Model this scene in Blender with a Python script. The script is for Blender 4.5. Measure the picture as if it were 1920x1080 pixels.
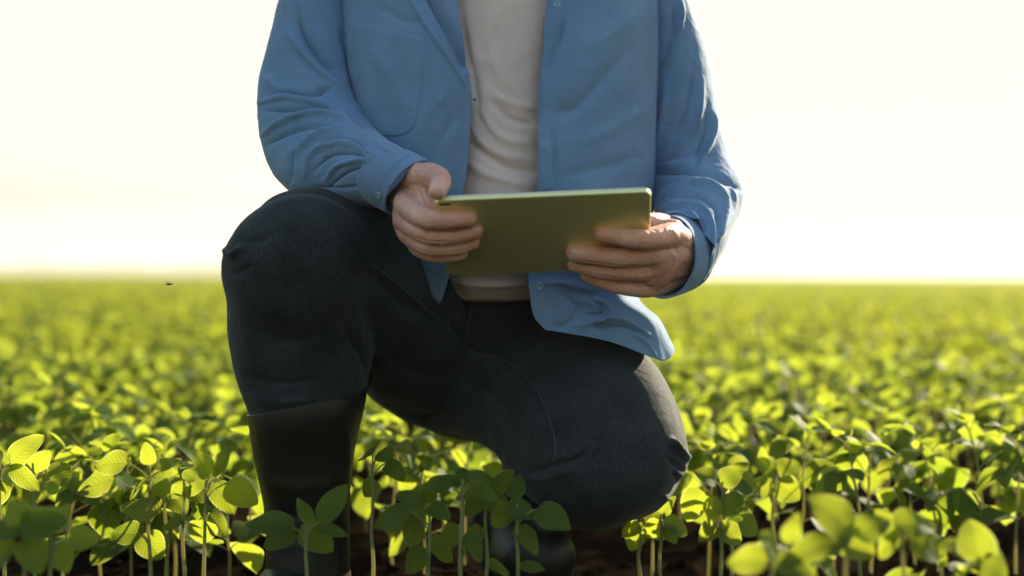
import bpy, bmesh, math, random
import numpy as np
from mathutils import Vector, Matrix, Euler
from mathutils.bvhtree import BVHTree
R = math.radians
SC = bpy.context.scene
COL = SC.collection
for o in list(bpy.data.objects): bpy.data.objects.remove(o)

# ------------------------------------------------------------------ camera
FPX = 1920 * 50 / 36.0
CAMZ = 0.465
cam_d = bpy.data.cameras.new('camera'); cam_d.lens = 50; cam_d.sensor_width = 36
cam_d.clip_start = 0.05; cam_d.clip_end = 9000
cam = bpy.data.objects.new('camera', cam_d); COL.objects.link(cam)
cam.location = (0, 0, CAMZ)
CAMROT = Euler((R(90 - 0.50), 0, 0)).to_matrix() @ Matrix.Rotation(R(0.24), 3, 'Z')
cam.rotation_euler = CAMROT.to_euler()
cam_d.dof.use_dof = True; cam_d.dof.focus_distance = 1.86; cam_d.dof.aperture_fstop = 1.9
SC.camera = cam
# ------------------------------------------------------------------ light
SUN_EL, SUN_AZ = 23.0, 38.0           # degrees above the horizon, to the right of straight ahead
w = bpy.data.worlds.new('World'); SC.world = w; w.use_nodes = True
nt = w.node_tree; nt.nodes.clear()
sky = nt.nodes.new('ShaderNodeTexSky'); sky.sky_type = 'NISHITA'; sky.sun_disc = False
sky.sun_elevation = R(SUN_EL); sky.sun_rotation = R(SUN_AZ)
sky.dust_density = 1.2; sky.air_density = 1.0; sky.ozone_density = 1.0
bg = nt.nodes.new('ShaderNodeBackground'); bg.inputs[1].default_value = 0.15
wo = nt.nodes.new('ShaderNodeOutputWorld')
wc = nt.nodes.new('ShaderNodeTexCoord'); wz = nt.nodes.new('ShaderNodeSeparateXYZ'); nt.links.new(wc.outputs['Generated'], wz.inputs[0])
wr = nt.nodes.new('ShaderNodeValToRGB'); nt.links.new(wz.outputs[2], wr.inputs[0]); e = wr.color_ramp.elements     # warm dusty air low over the field
e[0].position = .0; e[0].color = (.80, .84, .84, 1); e[1].position = .42; e[1].color = (.92, .90, .92, 1); x_ = e.new(.05); x_.color = (.55, .49, .36, 1); x_ = e.new(.22); x_.color = (.62, .50, .325, 1)
wm = nt.nodes.new('ShaderNodeMix'); wm.data_type = 'RGBA'; wm.blend_type = 'MULTIPLY'; wm.inputs[0].default_value = 1
nt.links.new(sky.outputs[0], wm.inputs[6]); nt.links.new(wr.outputs[0], wm.inputs[7])
wl = nt.nodes.new('ShaderNodeVectorMath'); wl.operation = 'MINIMUM'; wl.inputs[1].default_value = (2.45, 2.40, 1.93)   # evenly bright evening sky
nt.links.new(wm.outputs[2], wl.inputs[0]); nt.links.new(wl.outputs[0], bg.inputs[0]); nt.links.new(bg.outputs[0], wo.inputs[0])
sl = bpy.data.lights.new('sun', 'SUN'); sl.energy = 5.0; sl.angle = R(0.53); sl.color = (1.0, 0.86, 0.62)
so = bpy.data.objects.new('sun', sl); COL.objects.link(so)
sdir = Vector((math.sin(R(SUN_AZ)) * math.cos(R(SUN_EL)), math.cos(R(SUN_AZ)) * math.cos(R(SUN_EL)), math.sin(R(SUN_EL))))
so.rotation_euler = sdir.to_track_quat('Z', 'Y').to_euler(); so.location = (3, 5, 4)
SC.view_settings.view_transform = 'Standard'; SC.view_settings.look = 'None'
SC.view_settings.gamma = 1; SC.view_settings.exposure = 1.66
SC.cycles.max_bounces = 8; SC.cycles.transmission_bounces = 6; SC.cycles.diffuse_bounces = 4
SC.cycles.use_denoising = True

# ------------------------------------------------------------------ helpers
CR = np.array(CAMROT); CL = np.array([0, 0, CAMZ])
def W(px, py, d):
    """point seen at pixel (px,py) of a 1920x1080 frame at depth d"""
    px = np.asarray(px, float); py = np.asarray(py, float); d = np.asarray(d, float)
    v = np.stack([(px - 960) / FPX * d, (540 - py) / FPX * d, -d], -1)
    return CL + v @ CR.T
def PX(P):
    v = (np.asarray(P) - CL) @ CR
    return np.stack([960 + v[..., 0] / -v[..., 2] * FPX, 540 - v[..., 1] / -v[..., 2] * FPX, -v[..., 2]], -1)
def cr(P, n, closed=False):
    """Catmull-Rom through rows of P, n samples"""
    P = np.asarray(P, float); m = len(P)
    if closed:
        t = np.arange(n) / n * m; i = np.floor(t).astype(int); f = (t - i)[:, None]
        p0, p1, p2, p3 = P[(i - 1) % m], P[i % m], P[(i + 1) % m], P[(i + 2) % m]
    else:
        Q = np.vstack([2 * P[0] - P[1], P, 2 * P[-1] - P[-2]])
        t = np.linspace(0, m - 1, n); i = np.minimum(np.floor(t).astype(int), m - 2); f = (t - i)[:, None]
        p0, p1, p2, p3 = Q[i], Q[i + 1], Q[i + 2], Q[i + 3]
    return 0.5 * (2 * p1 + (p2 - p0) * f + (2 * p0 - 5 * p1 + 4 * p2 - p3) * f ** 2 + (3 * p1 - p0 - 3 * p2 + p3) * f ** 3)
def hash3(i, j, k):
    n = (i * 374761393 + j * 668265263 + k * 2147483647 + 1013904223) & 0xffffffff
    n = ((n ^ (n >> 13)) * 1274126177) & 0xffffffff
    return ((n ^ (n >> 16)) & 0xffff) / 32767.5 - 1.0
def noise(P, s=1.0, seed=0):
    P = np.asarray(P, float) * s + seed * 17.13
    I = np.floor(P).astype(np.int64); F = P - I; F = F * F * (3 - 2 * F); r = 0
    for a in (0, 1):
        for b in (0, 1):
            for c in (0, 1):
                wt = (F[:, 0] if a else 1 - F[:, 0]) * (F[:, 1] if b else 1 - F[:, 1]) * (F[:, 2] if c else 1 - F[:, 2])
                r = r + wt * hash3(I[:, 0] + a, I[:, 1] + b, I[:, 2] + c)
    return r
class MB:
    """gathers vertices and faces of ONE mesh"""
    def __init__(s): s.v = []; s.f = []; s.n = 0; s.m = []; s.uv = []
    def add(s, V, F, mi=0, uv=None):
        V = np.asarray(V, float).reshape(-1, 3)
        s.v.append(V); s.f += [tuple(int(a) + s.n for a in f) for f in F]; s.m += [mi] * len(F)
        s.uv.append(np.asarray(uv).reshape(-1, 2) if uv is not None else np.zeros((len(V), 2)))
        s.n += len(V); return s
    def grid(s, G, cu=False, cv=False, mi=0, uv=None, capv=False):
        """G (nv,nu,3); cu closes u"""
        nv, nu = G.shape[:2]; F = []
        for j in range(nv - 1 + (1 if cv else 0)):
            for i in range(nu - 1 + (1 if cu else 0)):
                a, b = j * nu + i, j * nu + (i + 1) % nu
                c, d = ((j + 1) % nv) * nu + (i + 1) % nu, ((j + 1) % nv) * nu + i
                F.append((a, b, c, d))
        if capv: F += [tuple(range(nu))[::-1], tuple((nv - 1) * nu + k for k in range(nu))]
        return s.add(G.reshape(-1, 3), F, mi, uv)
    def mesh(s, name):
        me = bpy.data.meshes.new(name); V = np.vstack(s.v)
        me.from_pydata(V.tolist(), [], s.f); me.validate()
        UV = np.vstack(s.uv)
        if np.any(UV):
            l = me.uv_layers.new(name='UVMap'); li = np.empty(len(me.loops), int); me.loops.foreach_get('vertex_index', li)
            l.data.foreach_set('uv', UV[li].ravel())
        if any(s.m): me.polygons.foreach_set('material_index', s.m)
        me.polygons.foreach_set('use_smooth', [True] * len(me.polygons)); me.update()
        return me
def link(name, me, mats, parent=None):
    o = bpy.data.objects.new(name, me); COL.objects.link(o)
    for m in (mats if isinstance(mats, (list, tuple)) else [mats]):
        if m: me.materials.append(m)
    if parent: o.parent = parent
    return o
def tag(o, label=None, cat=None, group=None, kind=None):
    for k, v in (('label', label), ('category', cat), ('group', group), ('kind', kind)):
        if v: o[k] = v
    return o
def fixn(me):
    bm = bmesh.new(); bm.from_mesh(me); bmesh.ops.recalc_face_normals(bm, faces=bm.faces); bm.to_mesh(me); bm.free()
def vget(me):
    a = np.empty(len(me.vertices) * 3); me.vertices.foreach_get('co', a); return a.reshape(-1, 3)
def vset(me, V): me.vertices.foreach_set('co', V.ravel()); me.update()
def nget(me):
    a = np.empty(len(me.vertices) * 3); me.vertex_normals.foreach_get('vector', a); return a.reshape(-1, 3)
def smooth(me, it=3, lam=.5):
    E = np.empty(len(me.edges) * 2, int); me.edges.foreach_get('vertices', E); E = E.reshape(-1, 2)
    V = vget(me); n = len(V); deg = np.bincount(E.ravel(), minlength=n)[:, None].astype(float); deg[deg == 0] = 1
    for _ in range(it):
        S = np.zeros_like(V)
        for k in range(3):
            S[:, k] = np.bincount(E[:, 0], V[E[:, 1], k], n) + np.bincount(E[:, 1], V[E[:, 0], k], n)
        V = V + lam * (S / deg - V)
    vset(me, V)
def remesh(mb, name, vox, it=3):
    """fuses overlapping closed shapes into one continuous skin"""
    me = mb.mesh(name + '_raw'); fixn(me)
    o = bpy.data.objects.new('tmp', me); COL.objects.link(o)
    m = o.modifiers.new('r', 'REMESH'); m.mode = 'VOXEL'; m.voxel_size = vox; m.use_smooth_shade = True
    dg = bpy.context.evaluated_depsgraph_get(); out = bpy.data.meshes.new_from_object(o.evaluated_get(dg)); out.name = name
    bpy.data.objects.remove(o); bpy.data.meshes.remove(me)
    if it: smooth(out, it)
    out.polygons.foreach_set('use_smooth', [True] * len(out.polygons)); out.update()
    return out
def loft(mb, st, nu=64, nv=60, cap=True, mi=0, close=(False, False), sq=1.0, horiz=False, view=False):
    """st rows: Lx,Ly,Rx,Ry,depth(,depthR),thickness(m).  Outline points left and right of the form at a depth, half thickness across"""
    S = np.array([s if len(s) == 7 else (s[0], s[1], s[2], s[3], s[4], s[4], s[5]) for s in st], float)
    Q = cr(S, nv)
    L = W(Q[:, 0], Q[:, 1], Q[:, 4]); Rr = W(Q[:, 2], Q[:, 3], Q[:, 5]); C = (L + Rr) / 2; A = (Rr - L) / 2
    T = np.gradient(C, axis=0); T /= np.linalg.norm(T, axis=1)[:, None] + 1e-9
    if horiz: T = np.array([0, 0, 1.]) * np.sign(T[:, 2:3]) * np.ones((nv, 1))
    if view:
        D = C - CL; D /= np.linalg.norm(D, axis=1)[:, None]; T = np.cross(D, A)
    B = np.cross(A, T); B /= np.linalg.norm(B, axis=1)[:, None] + 1e-9
    k = np.ones(nv)
    rb = Q[:, 6]
    if close[0] or close[1]:
        t = np.linspace(0, 1, nv)
        if close[0]: k *= np.sqrt(np.clip(1 - (1 - np.clip(t / close[0], 0, 1)) ** 2, 0.0004, 1))
        if close[1]: k *= np.sqrt(np.clip(1 - (1 - np.clip((1 - t) / close[1], 0, 1)) ** 2, 0.0004, 1))
    B = B * (rb * k)[:, None]; A = A * k[:, None]
    th = np.arange(nu) / nu * 2 * np.pi
    c, s = np.cos(th), np.sin(th)
    if sq != 1: c = np.sign(c) * abs(c) ** sq; s = np.sign(s) * abs(s) ** sq
    G = C[:, None] + A[:, None] * c[None, :, None] + B[:, None] * s[None, :, None]
    mb.grid(G, cu=True, mi=mi, capv=cap)
    return G
def frames(P):
    T = np.gradient(P, axis=0); T /= np.linalg.norm(T, axis=1)[:, None] + 1e-12
    up = np.array([0.31, 0.17, 0.93]); N = np.zeros_like(P); n = np.cross(T[0], up); n /= np.linalg.norm(n)
    for i in range(len(P)):
        n = n - T[i] * np.dot(n, T[i]); n /= np.linalg.norm(n) + 1e-12; N[i] = n
    return T, N, np.cross(T, N)
def tube(mb, P, r, n=14, nu=12, round_ends=True, mi=0, flat=None, uv=False):
    """P (k,3) control points, r radii; smooth tube with rounded ends. flat=(dir,scale) flattens it along dir"""
    Q = cr(np.hstack([np.asarray(P, float), np.asarray(r, float)[:, None]]), n); C = Q[:, :3]; rr = Q[:, 3]
    if round_ends:
        T = np.gradient(C, axis=0); T /= np.linalg.norm(T, axis=1)[:, None] + 1e-12
        a = np.array([1.0, .82, .55, .25])
        s0 = [C[0] - T[0] * rr[0] * k for k in a]; e0 = [C[-1] + T[-1] * rr[-1] * k for k in a[::-1]]
        ra = [rr[0] * math.sqrt(max(1 - k * k, .002)) for k in a]; re = [rr[-1] * math.sqrt(max(1 - k * k, .002)) for k in a[::-1]]
        C = np.vstack([s0, C, e0]); rr = np.concatenate([ra, rr, re])
    T, N, B = frames(C); th = np.arange(nu) / nu * 2 * np.pi
    O = N[:, None] * np.cos(th)[None, :, None] + B[:, None] * np.sin(th)[None, :, None]
    if flat is not None:
        d = np.asarray(flat[0], float); d /= np.linalg.norm(d)
        O = O - (O @ d)[..., None] * d * (1 - flat[1])
    G = C[:, None] + O * rr[:, None, None]
    u = None
    if uv: u = np.stack(np.meshgrid(np.arange(nu) / nu, np.linspace(0.01, 1, len(C))), -1)
    mb.grid(G, cu=True, capv=True, mi=mi, uv=u)
FOLD_GAIN = 1.0
def folds(me, fl, both=True):
    """presses ridges (+mm) and creases (-mm) into cloth along drawn lines: (points, width px, height mm)"""
    V = vget(me); N = nget(me); P = PX(V); D = V - CL; D /= np.linalg.norm(D, axis=1)[:, None]
    face = np.clip(-(N * D).sum(1) * 1.6 + 0.25, 0, 1); disp = np.zeros(len(V))
    for f in fl:
        pts, wd, am = f[:3]
        pl = cr(np.array(pts, float), max(12, len(pts) * 6)); lo, hi = pl.min(0) - wd * 3, pl.max(0) + wd * 3
        idx = np.where((P[:, 0] > lo[0]) & (P[:, 0] < hi[0]) & (P[:, 1] > lo[1]) & (P[:, 1] < hi[1]) & (face > 0))[0]
        if not len(idx): continue
        best = np.full(len(idx), 1e9); tt = np.zeros(len(idx)); Q = P[idx, :2]
        for k in range(len(pl) - 1):
            a, b = pl[k], pl[k + 1]; ab = b - a; t = np.clip(((Q - a) @ ab) / (ab @ ab + 1e-9), 0, 1)
            d = np.linalg.norm(Q - a - t[:, None] * ab, axis=1); m = d < best
            best[m] = d[m]; tt[m] = (k + t[m]) / (len(pl) - 1)
        tap = np.clip(np.minimum(tt, 1 - tt) * 4 + (0.25 if len(f) < 4 else 1), 0, 1)
        x = best / wd
        disp[idx] += am * FOLD_GAIN / 1000 * tap * (np.exp(-((x * x + .03) ** .68 - .092) * 2.0) * 1.15 - 0.15 * np.exp(-x * x * .3)) * face[idx]
    vset(me, V + N * disp[:, None])
def wrinkle(me, amp, s, seed=0, stretch=(1, 1, 1)):
    V = vget(me); N = nget(me); Q = V * np.array(stretch)
    n = 1 - 2 * np.sqrt(noise(Q + .05 * noise(Q, s * .7, seed)[:, None], s, seed + 3) ** 2 + .015)
    n = n + .45 * noise(Q, s * 2.3, seed + 7)
    vset(me, V + N * (amp * n)[:, None])
def bvh(me): 
    bm = bmesh.new(); bm.from_mesh(me); t = BVHTree.FromBMesh(bm); bm.free(); return t
def hit(tree, px, py, fallback=1.85):
    p = W(px, py, 1.0) - CL; p /= np.linalg.norm(p)
    h, n, i, d = tree.ray_cast(Vector(CL), Vector(p))
    if h is None: return W(px, py, fallback), -p
    n = np.array(n); 
    if n @ p > 0: n = -n
    return np.array(h), n
def on_line(tree, pts, r, n=30, lift=.5, nu=6, mb=None, dash=None):
    """thin raised line (seam, stitching) laid on a cloth surface"""
    mb = mb or MB(); pl = cr(np.array(pts, float), n); H = [hit(tree, *p) for p in pl]
    C = np.array([h + nn * r * lift for h, nn in H])
    ok = np.linalg.norm(np.diff(C, axis=0), axis=1) < .05
    C[1:-1] = (C[:-2] + 2 * C[1:-1] + C[2:]) / 4
    if dash:
        seg = cr(C, dash * 4)
        for k in range(dash): tube(mb, seg[k * 4:k * 4 + 3], [r] * 3, n=3, nu=5)
    elif ok.all(): tube(mb, C, [r] * len(C), n=len(C) * 2, nu=nu)
    return mb
def patch(tree, edge_l, edge_r, nu, nv, lift, th):
    """cloth patch laid on a surface between two drawn edges; a thin closed slab"""
    A = cr(np.array(edge_l, float), nv); B = cr(np.array(edge_r, float), nv); t = np.linspace(0, 1, nu)
    Pn = A[:, None] * (1 - t[None, :, None]) + B[:, None] * t[None, :, None]
    T = np.zeros((nv, nu, 3)); Nn = np.zeros((nv, nu, 3))
    for j in range(nv):
        for i in range(nu): T[j, i], Nn[j, i] = hit(tree, *Pn[j, i])
    top = T + Nn * (lift + th); bot = T + Nn * (lift - .0005)
    top[0] = bot[0]; top[-1] = bot[-1]; top[:, 0] = bot[:, 0] + Nn[:, 0] * th * .3; top[:, -1] = bot[:, -1] + Nn[:, -1] * th * .3
    mb = MB(); mb.grid(top); return mb

# ------------------------------------------------------------------ materials
def mat(name):
    m = bpy.data.materials.new(name); m.use_nodes = True; n = m.node_tree.nodes; n.clear()
    out = n.new('ShaderNodeOutputMaterial'); return m, m.node_tree, out
def N_(nt, t, **k):
    n = nt.nodes.new(t)
    for a, b in k.items():
        if hasattr(n, a): setattr(n, a, b)
        else: n.inputs[a.replace('_', ' ')].default_value = b
    return n
def ramp(nt, fac, stops):
    r = nt.nodes.new('ShaderNodeValToRGB'); e = r.color_ramp.elements
    e[0].position, e[0].color = stops[0][0], (*stops[0][1], 1); e[1].position, e[1].color = stops[-1][0], (*stops[-1][1], 1)
    for p, c in stops[1:-1]: x = e.new(p); x.color = (*c, 1)
    nt.links.new(fac, r.inputs[0]); return r.outputs[0]
def noise_n(nt, scale, detail=4, rough=.55, vec=None, dist=0):
    n = nt.nodes.new('ShaderNodeTexNoise'); n.inputs['Scale'].default_value = scale; n.inputs['Detail'].default_value = detail
    n.inputs['Roughness'].default_value = rough; n.inputs['Distortion'].default_value = dist
    if vec is not None: nt.links.new(vec, n.inputs['Vector'])
    return n.outputs['Fac']
def coord(nt, which='Object', scale=None):
    c = nt.nodes.new('ShaderNodeTexCoord').outputs[which]
    if scale:
        m = nt.nodes.new('ShaderNodeMapping'); m.inputs['Scale'].default_value = scale; nt.links.new(c, m.inputs['Vector']); return m.outputs[0]
    return c
def math_n(nt, op, a, b=None, c=None):
    m = nt.nodes.new('ShaderNodeMath'); m.operation = op
    for i, x in enumerate((a, b, c)):
        if x is None: continue
        if isinstance(x, (int, float)): m.inputs[i].default_value = x
        else: nt.links.new(x, m.inputs[i])
    return m.outputs[0]
def bump(nt, h, strength, dist=.001, prev=None):
    b = nt.nodes.new('ShaderNodeBump'); b.inputs['Strength'].default_value = strength; b.inputs['Distance'].default_value = dist
    nt.links.new(h, b.inputs['Height'])
    if prev is not None: nt.links.new(prev, b.inputs['Normal'])
    return b.outputs[0]
def princ(nt, color, rough=.8, spec=.3, sheen=0, sheen_rough=.4, sheen_tint=(1, 1, 1), metal=0, sss=0, coat=0, normal=None):
    p = nt.nodes.new('ShaderNodeBsdfPrincipled')
    if isinstance(color, tuple): p.inputs['Base Color'].default_value = (*color, 1)
    else: nt.links.new(color, p.inputs['Base Color'])
    if isinstance(rough, (int, float)): p.inputs['Roughness'].default_value = rough
    else: nt.links.new(rough, p.inputs['Roughness'])
    p.inputs['Specular IOR Level'].default_value = spec
    p.inputs['Sheen Weight'].default_value = sheen; p.inputs['Sheen Roughness'].default_value = sheen_rough
    p.inputs['Sheen Tint'].default_value = (*sheen_tint, 1)
    p.inputs['Metallic'].default_value = metal; p.inputs['Coat Weight'].default_value = coat
    if sss:
        p.inputs['Subsurface Weight'].default_value = sss; p.inputs['Subsurface Radius'].default_value = (1, .35, .2); p.inputs['Subsurface Scale'].default_value = .006
    if normal is not None: nt.links.new(normal, p.inputs['Normal'])
    return p
def cloth_mat(name, c1, c2, mot=14, rough=.85, sheen=.25, trans=.0, tcol=None, weave=900, fine=.25, bumps=.5, tint=(1, 1, 1), streak=None, specks=False, normal_mid=.35):
    m, nt, out = mat(name); v = coord(nt)
    a = noise_n(nt, mot, 5, .6, v); b = noise_n(nt, 420, 2, .6, coord(nt, 'Object', streak) if streak else v)
    f = math_n(nt, 'ADD', math_n(nt, 'MULTIPLY', a, 1 - fine), math_n(nt, 'MULTIPLY', b, fine))
    col = ramp(nt, f, [(.36, c1), (.66, c2)])
    if specks:
        vo = nt.nodes.new('ShaderNodeTexVoronoi'); vo.inputs['Scale'].default_value = 24; nt.links.new(v, vo.inputs['Vector'])
        g = math_n(nt, 'MULTIPLY', math_n(nt, 'LESS_THAN', vo.outputs['Distance'], .042), math_n(nt, 'GREATER_THAN', vo.outputs['Color'], .2))
        mx = nt.nodes.new('ShaderNodeMix'); mx.data_type = 'RGBA'; nt.links.new(g, mx.inputs[0]); nt.links.new(col, mx.inputs[6])
        mx.inputs[7].default_value = (.04, .035, .04, 1); col = mx.outputs[2]
    n1 = bump(nt, noise_n(nt, 30, 4, .6, v, .4), normal_mid, .004)
    n2 = bump(nt, noise_n(nt, weave, 2, .5, v), bumps, .0004, n1)
    p = princ(nt, col, rough, .2, sheen, .35, tint, normal=n2)
    if trans:
        tr = nt.nodes.new('ShaderNodeBsdfTranslucent'); nt.links.new(n2, tr.inputs['Normal'])
        if tcol: tr.inputs[0].default_value = (*tcol, 1)
        else: nt.links.new(col, tr.inputs[0])
        mx = nt.nodes.new('ShaderNodeMixShader'); mx.inputs[0].default_value = trans
        nt.links.new(p.outputs[0], mx.inputs[1]); nt.links.new(tr.outputs[0], mx.inputs[2]); nt.links.new(mx.outputs[0], out.inputs[0])
    else: nt.links.new(p.outputs[0], out.inputs[0])
    return m
M = {}
M['shirt'] = cloth_mat('blue_cotton', (.16, .27, .455), (.21, .335, .53), trans=.24, fine=.35, streak=(2.2, 2.2, .25), sheen=.35, normal_mid=.75)
M['shirt_in'] = M['shirt']
M['tee'] = cloth_mat('grey_pink_jersey', (.62, .475, .455), (.72, .565, .54), trans=.03, sheen=.2, specks=True, normal_mid=.45)
M['denim'] = cloth_mat('dark_denim', (.010, .013, .015), (.037, .045, .052), mot=16, sheen=.10, fine=.6, streak=(1.5, 1.5, .35), bumps=.8, tint=(.9, .95, 1), normal_mid=.6)
M['seam'] = cloth_mat('seam_thread', (.05, .055, .06), (.09, .09, .085))
M['button'] = (lambda: (lambda m, nt, out: (nt.links.new(princ(nt, (.22, .34, .48), .3, .5).outputs[0], out.inputs[0]), m)[1])(*mat('button_plastic')))()
def simple(name, col, rough=.5, spec=.5, metal=0, coat=0, bumpn=None, var=None):
    m, nt, out = mat(name); nrm = bump(nt, noise_n(nt, bumpn[0], 4, .6, coord(nt)), bumpn[1], bumpn[2]) if bumpn else None
    c = col
    if var: c = ramp(nt, noise_n(nt, var[0], 5, .6, coord(nt)), [(.35, col), (.7, var[1])])
    p = princ(nt, c, rough, spec, metal=metal, coat=coat, normal=nrm); nt.links.new(p.outputs[0], out.inputs[0]); return m
M['stitch'] = simple('shirt_thread', (.10, .18, .28), .8, .2)
M['rubber'] = simple('black_rubber', (.008, .009, .009), .42, .3, bumpn=(18, .3, .004), var=(9, (.016, .013, .009)))
M['leather'] = simple('belt_leather', (.02, .016, .013), .5, .4, bumpn=(60, .3, .001))
M['alu'] = simple('brushed_metal', (.86, .79, .40), .52, .5, metal=.75)
M['edge'] = simple('polished_metal_edge', (.75, .74, .62), .25, .5, metal=.9)
M['glass'] = simple('black_glass', (.01, .01, .012), .06, .6)
M['black'] = simple('black_plastic', (.006, .006, .007), .35, .4)
M['hair'] = simple('brown_hair', (.035, .02, .012), .6, .4, bumpn=(140, .9, .003))
M['eye'] = simple('eye_white', (.6, .58, .55), .2, .5)
M['iris'] = simple('eye_iris', (.03, .05, .07), .2, .5)
def skin_mat():
    m, nt, out = mat('skin'); v = coord(nt)
    f = math_n(nt, 'ADD', math_n(nt, 'MULTIPLY', noise_n(nt, 22, 4, .6, v), .7), math_n(nt, 'MULTIPLY', noise_n(nt, 160, 3, .6, v), .3))
    col = ramp(nt, f, [(.34, (.54, .205, .155)), (.5, (.62, .31, .23)), (.66, (.69, .40, .31))])
    n1 = bump(nt, noise_n(nt, 90, 5, .65, v, .3), .35, .0012); vo = nt.nodes.new('ShaderNodeTexVoronoi'); vo.inputs['Scale'].default_value = 900; nt.links.new(v, vo.inputs['Vector'])
    n2 = bump(nt, vo.outputs['Distance'], .25, .0003, n1)
    p = princ(nt, col, .45, .4, sss=.2, normal=n2, sheen=.12); nt.links.new(p.outputs[0], out.inputs[0]); return m
M['skin'] = skin_mat()
M['nail'] = simple('nail', (.55, .34, .27), .3, .5)
def leaf_mat(name, c1, c2, t1, t2, veins=True):
    m, nt, out = mat(name)
    gi = nt.nodes.new('ShaderNodeNewGeometry'); oi = nt.nodes.new('ShaderNodeObjectInfo')
    v = coord(nt); f = math_n(nt, 'ADD', math_n(nt, 'MULTIPLY', noise_n(nt, 25, 3, .6, v), .5), math_n(nt, 'MULTIPLY', gi.outputs['Random Per Island'], .5))
    col = ramp(nt, f, [(.2, c1), (.8, c2)]); tc = ramp(nt, f, [(.2, t1), (.8, t2)]); nrm = None
    if veins:
        sx = nt.nodes.new('ShaderNodeSeparateXYZ'); nt.links.new(coord(nt, 'UV'), sx.inputs[0])
        u, vv = sx.outputs[0], math_n(nt, 'ABSOLUTE', math_n(nt, 'SUBTRACT', sx.outputs[1], .5))
        ph = math_n(nt, 'SUBTRACT', math_n(nt, 'MULTIPLY', u, 8.0), math_n(nt, 'MULTIPLY', vv, 5.5))
        tri = math_n(nt, 'ABSOLUTE', math_n(nt, 'SUBTRACT', math_n(nt, 'FRACT', ph), .5))
        lat = nt.nodes.new('ShaderNodeMapRange'); lat.inputs[1].default_value = .0; lat.inputs[2].default_value = .10; lat.inputs[3].default_value = 1; lat.inputs[4].default_value = 0
        nt.links.new(tri, lat.inputs[0])
        mid = nt.nodes.new('ShaderNodeMapRange'); mid.inputs[1].default_value = .008; mid.inputs[2].default_value = .03; mid.inputs[3].default_value = 1; mid.inputs[4].default_value = 0
        nt.links.new(vv, mid.inputs[0])
        vein = math_n(nt, 'MAXIMUM', math_n(nt, 'MULTIPLY', lat.outputs[0], .55), mid.outputs[0])
        for k, (src, dst) in enumerate(((col, (.14, .22, .06)), (tc, (.17, .24, .02)))):
            mx = nt.nodes.new('ShaderNodeMix'); mx.data_type = 'RGBA'; nt.links.new(math_n(nt, 'MULTIPLY', vein, .3), mx.inputs[0])
            nt.links.new(src, mx.inputs[6]); mx.inputs[7].default_value = (*dst, 1)
            if k == 0: col = mx.outputs[2]
            else: tc = mx.outputs[2]
        rim_glow = nt.nodes.new('ShaderNodeMapRange'); rim_glow.inputs[1].default_value = .455; rim_glow.inputs[2].default_value = .495; nt.links.new(vv, rim_glow.inputs[0])   # backlit glow of the margin hairs, painted into the translucent colour
        mx = nt.nodes.new('ShaderNodeMix'); mx.data_type = 'RGBA'; nt.links.new(math_n(nt, 'MULTIPLY', rim_glow.outputs[0], .6), mx.inputs[0]); nt.links.new(tc, mx.inputs[6]); mx.inputs[7].default_value = (.80, .80, .34, 1); tc = mx.outputs[2]
        hgt = math_n(nt, 'SUBTRACT', math_n(nt, 'MULTIPLY', tri, 1.2), mid.outputs[0])
        nrm = bump(nt, hgt, .28, .0014)
    p = princ(nt, col, .6, .16, .10, .3, (.8, 1, .3), normal=nrm)
    tr = nt.nodes.new('ShaderNodeBsdfTranslucent'); nt.links.new(tc, tr.inputs[0])
    if nrm is not None: nt.links.new(nrm, tr.inputs['Normal'])
    mx = nt.nodes.new('ShaderNodeMixShader'); mx.inputs[0].default_value = .62
    nt.links.new(p.outputs[0], mx.inputs[1]); nt.links.new(tr.outputs[0], mx.inputs[2]); nt.links.new(mx.outputs[0], out.inputs[0])
    return m
M['leaf'] = leaf_mat('soybean_leaf', (.045, .10, .018), (.075, .14, .025), (.24, .32, .018), (.42, .455, .032))
M['leaf_far'] = leaf_mat('soybean_leaf_far', (.05, .10, .018), (.085, .14, .025), (.25, .31, .018), (.43, .44, .034), veins=False)
M['stem'] = cloth_mat('stem_fuzz', (.16, .20, .07), (.27, .29, .13), mot=60, sheen=1, trans=.4, tcol=(.7, .62, .28), tint=(1, 1, .8))
def soil_mat():
    m, nt, out = mat('soil'); v = coord(nt)
    f = math_n(nt, 'ADD', math_n(nt, 'MULTIPLY', noise_n(nt, 9, 8, .65, v), .5), math_n(nt, 'MULTIPLY', noise_n(nt, 75, 6, .7, v), .5))
    col = ramp(nt, f, [(.35, (.006, .0035, .002)), (.52, (.012, .0075, .0045)), (.68, (.028, .018, .010))])
    n1 = bump(nt, noise_n(nt, 28, 8, .7, v), 1.0, .02); n2 = bump(nt, noise_n(nt, 220, 5, .7, v), .8, .003, n1)
    p = princ(nt, col, 1, 0, normal=n2); nt.links.new(p.outputs[0], out.inputs[0]); return m
M['soil'] = soil_mat()

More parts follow.
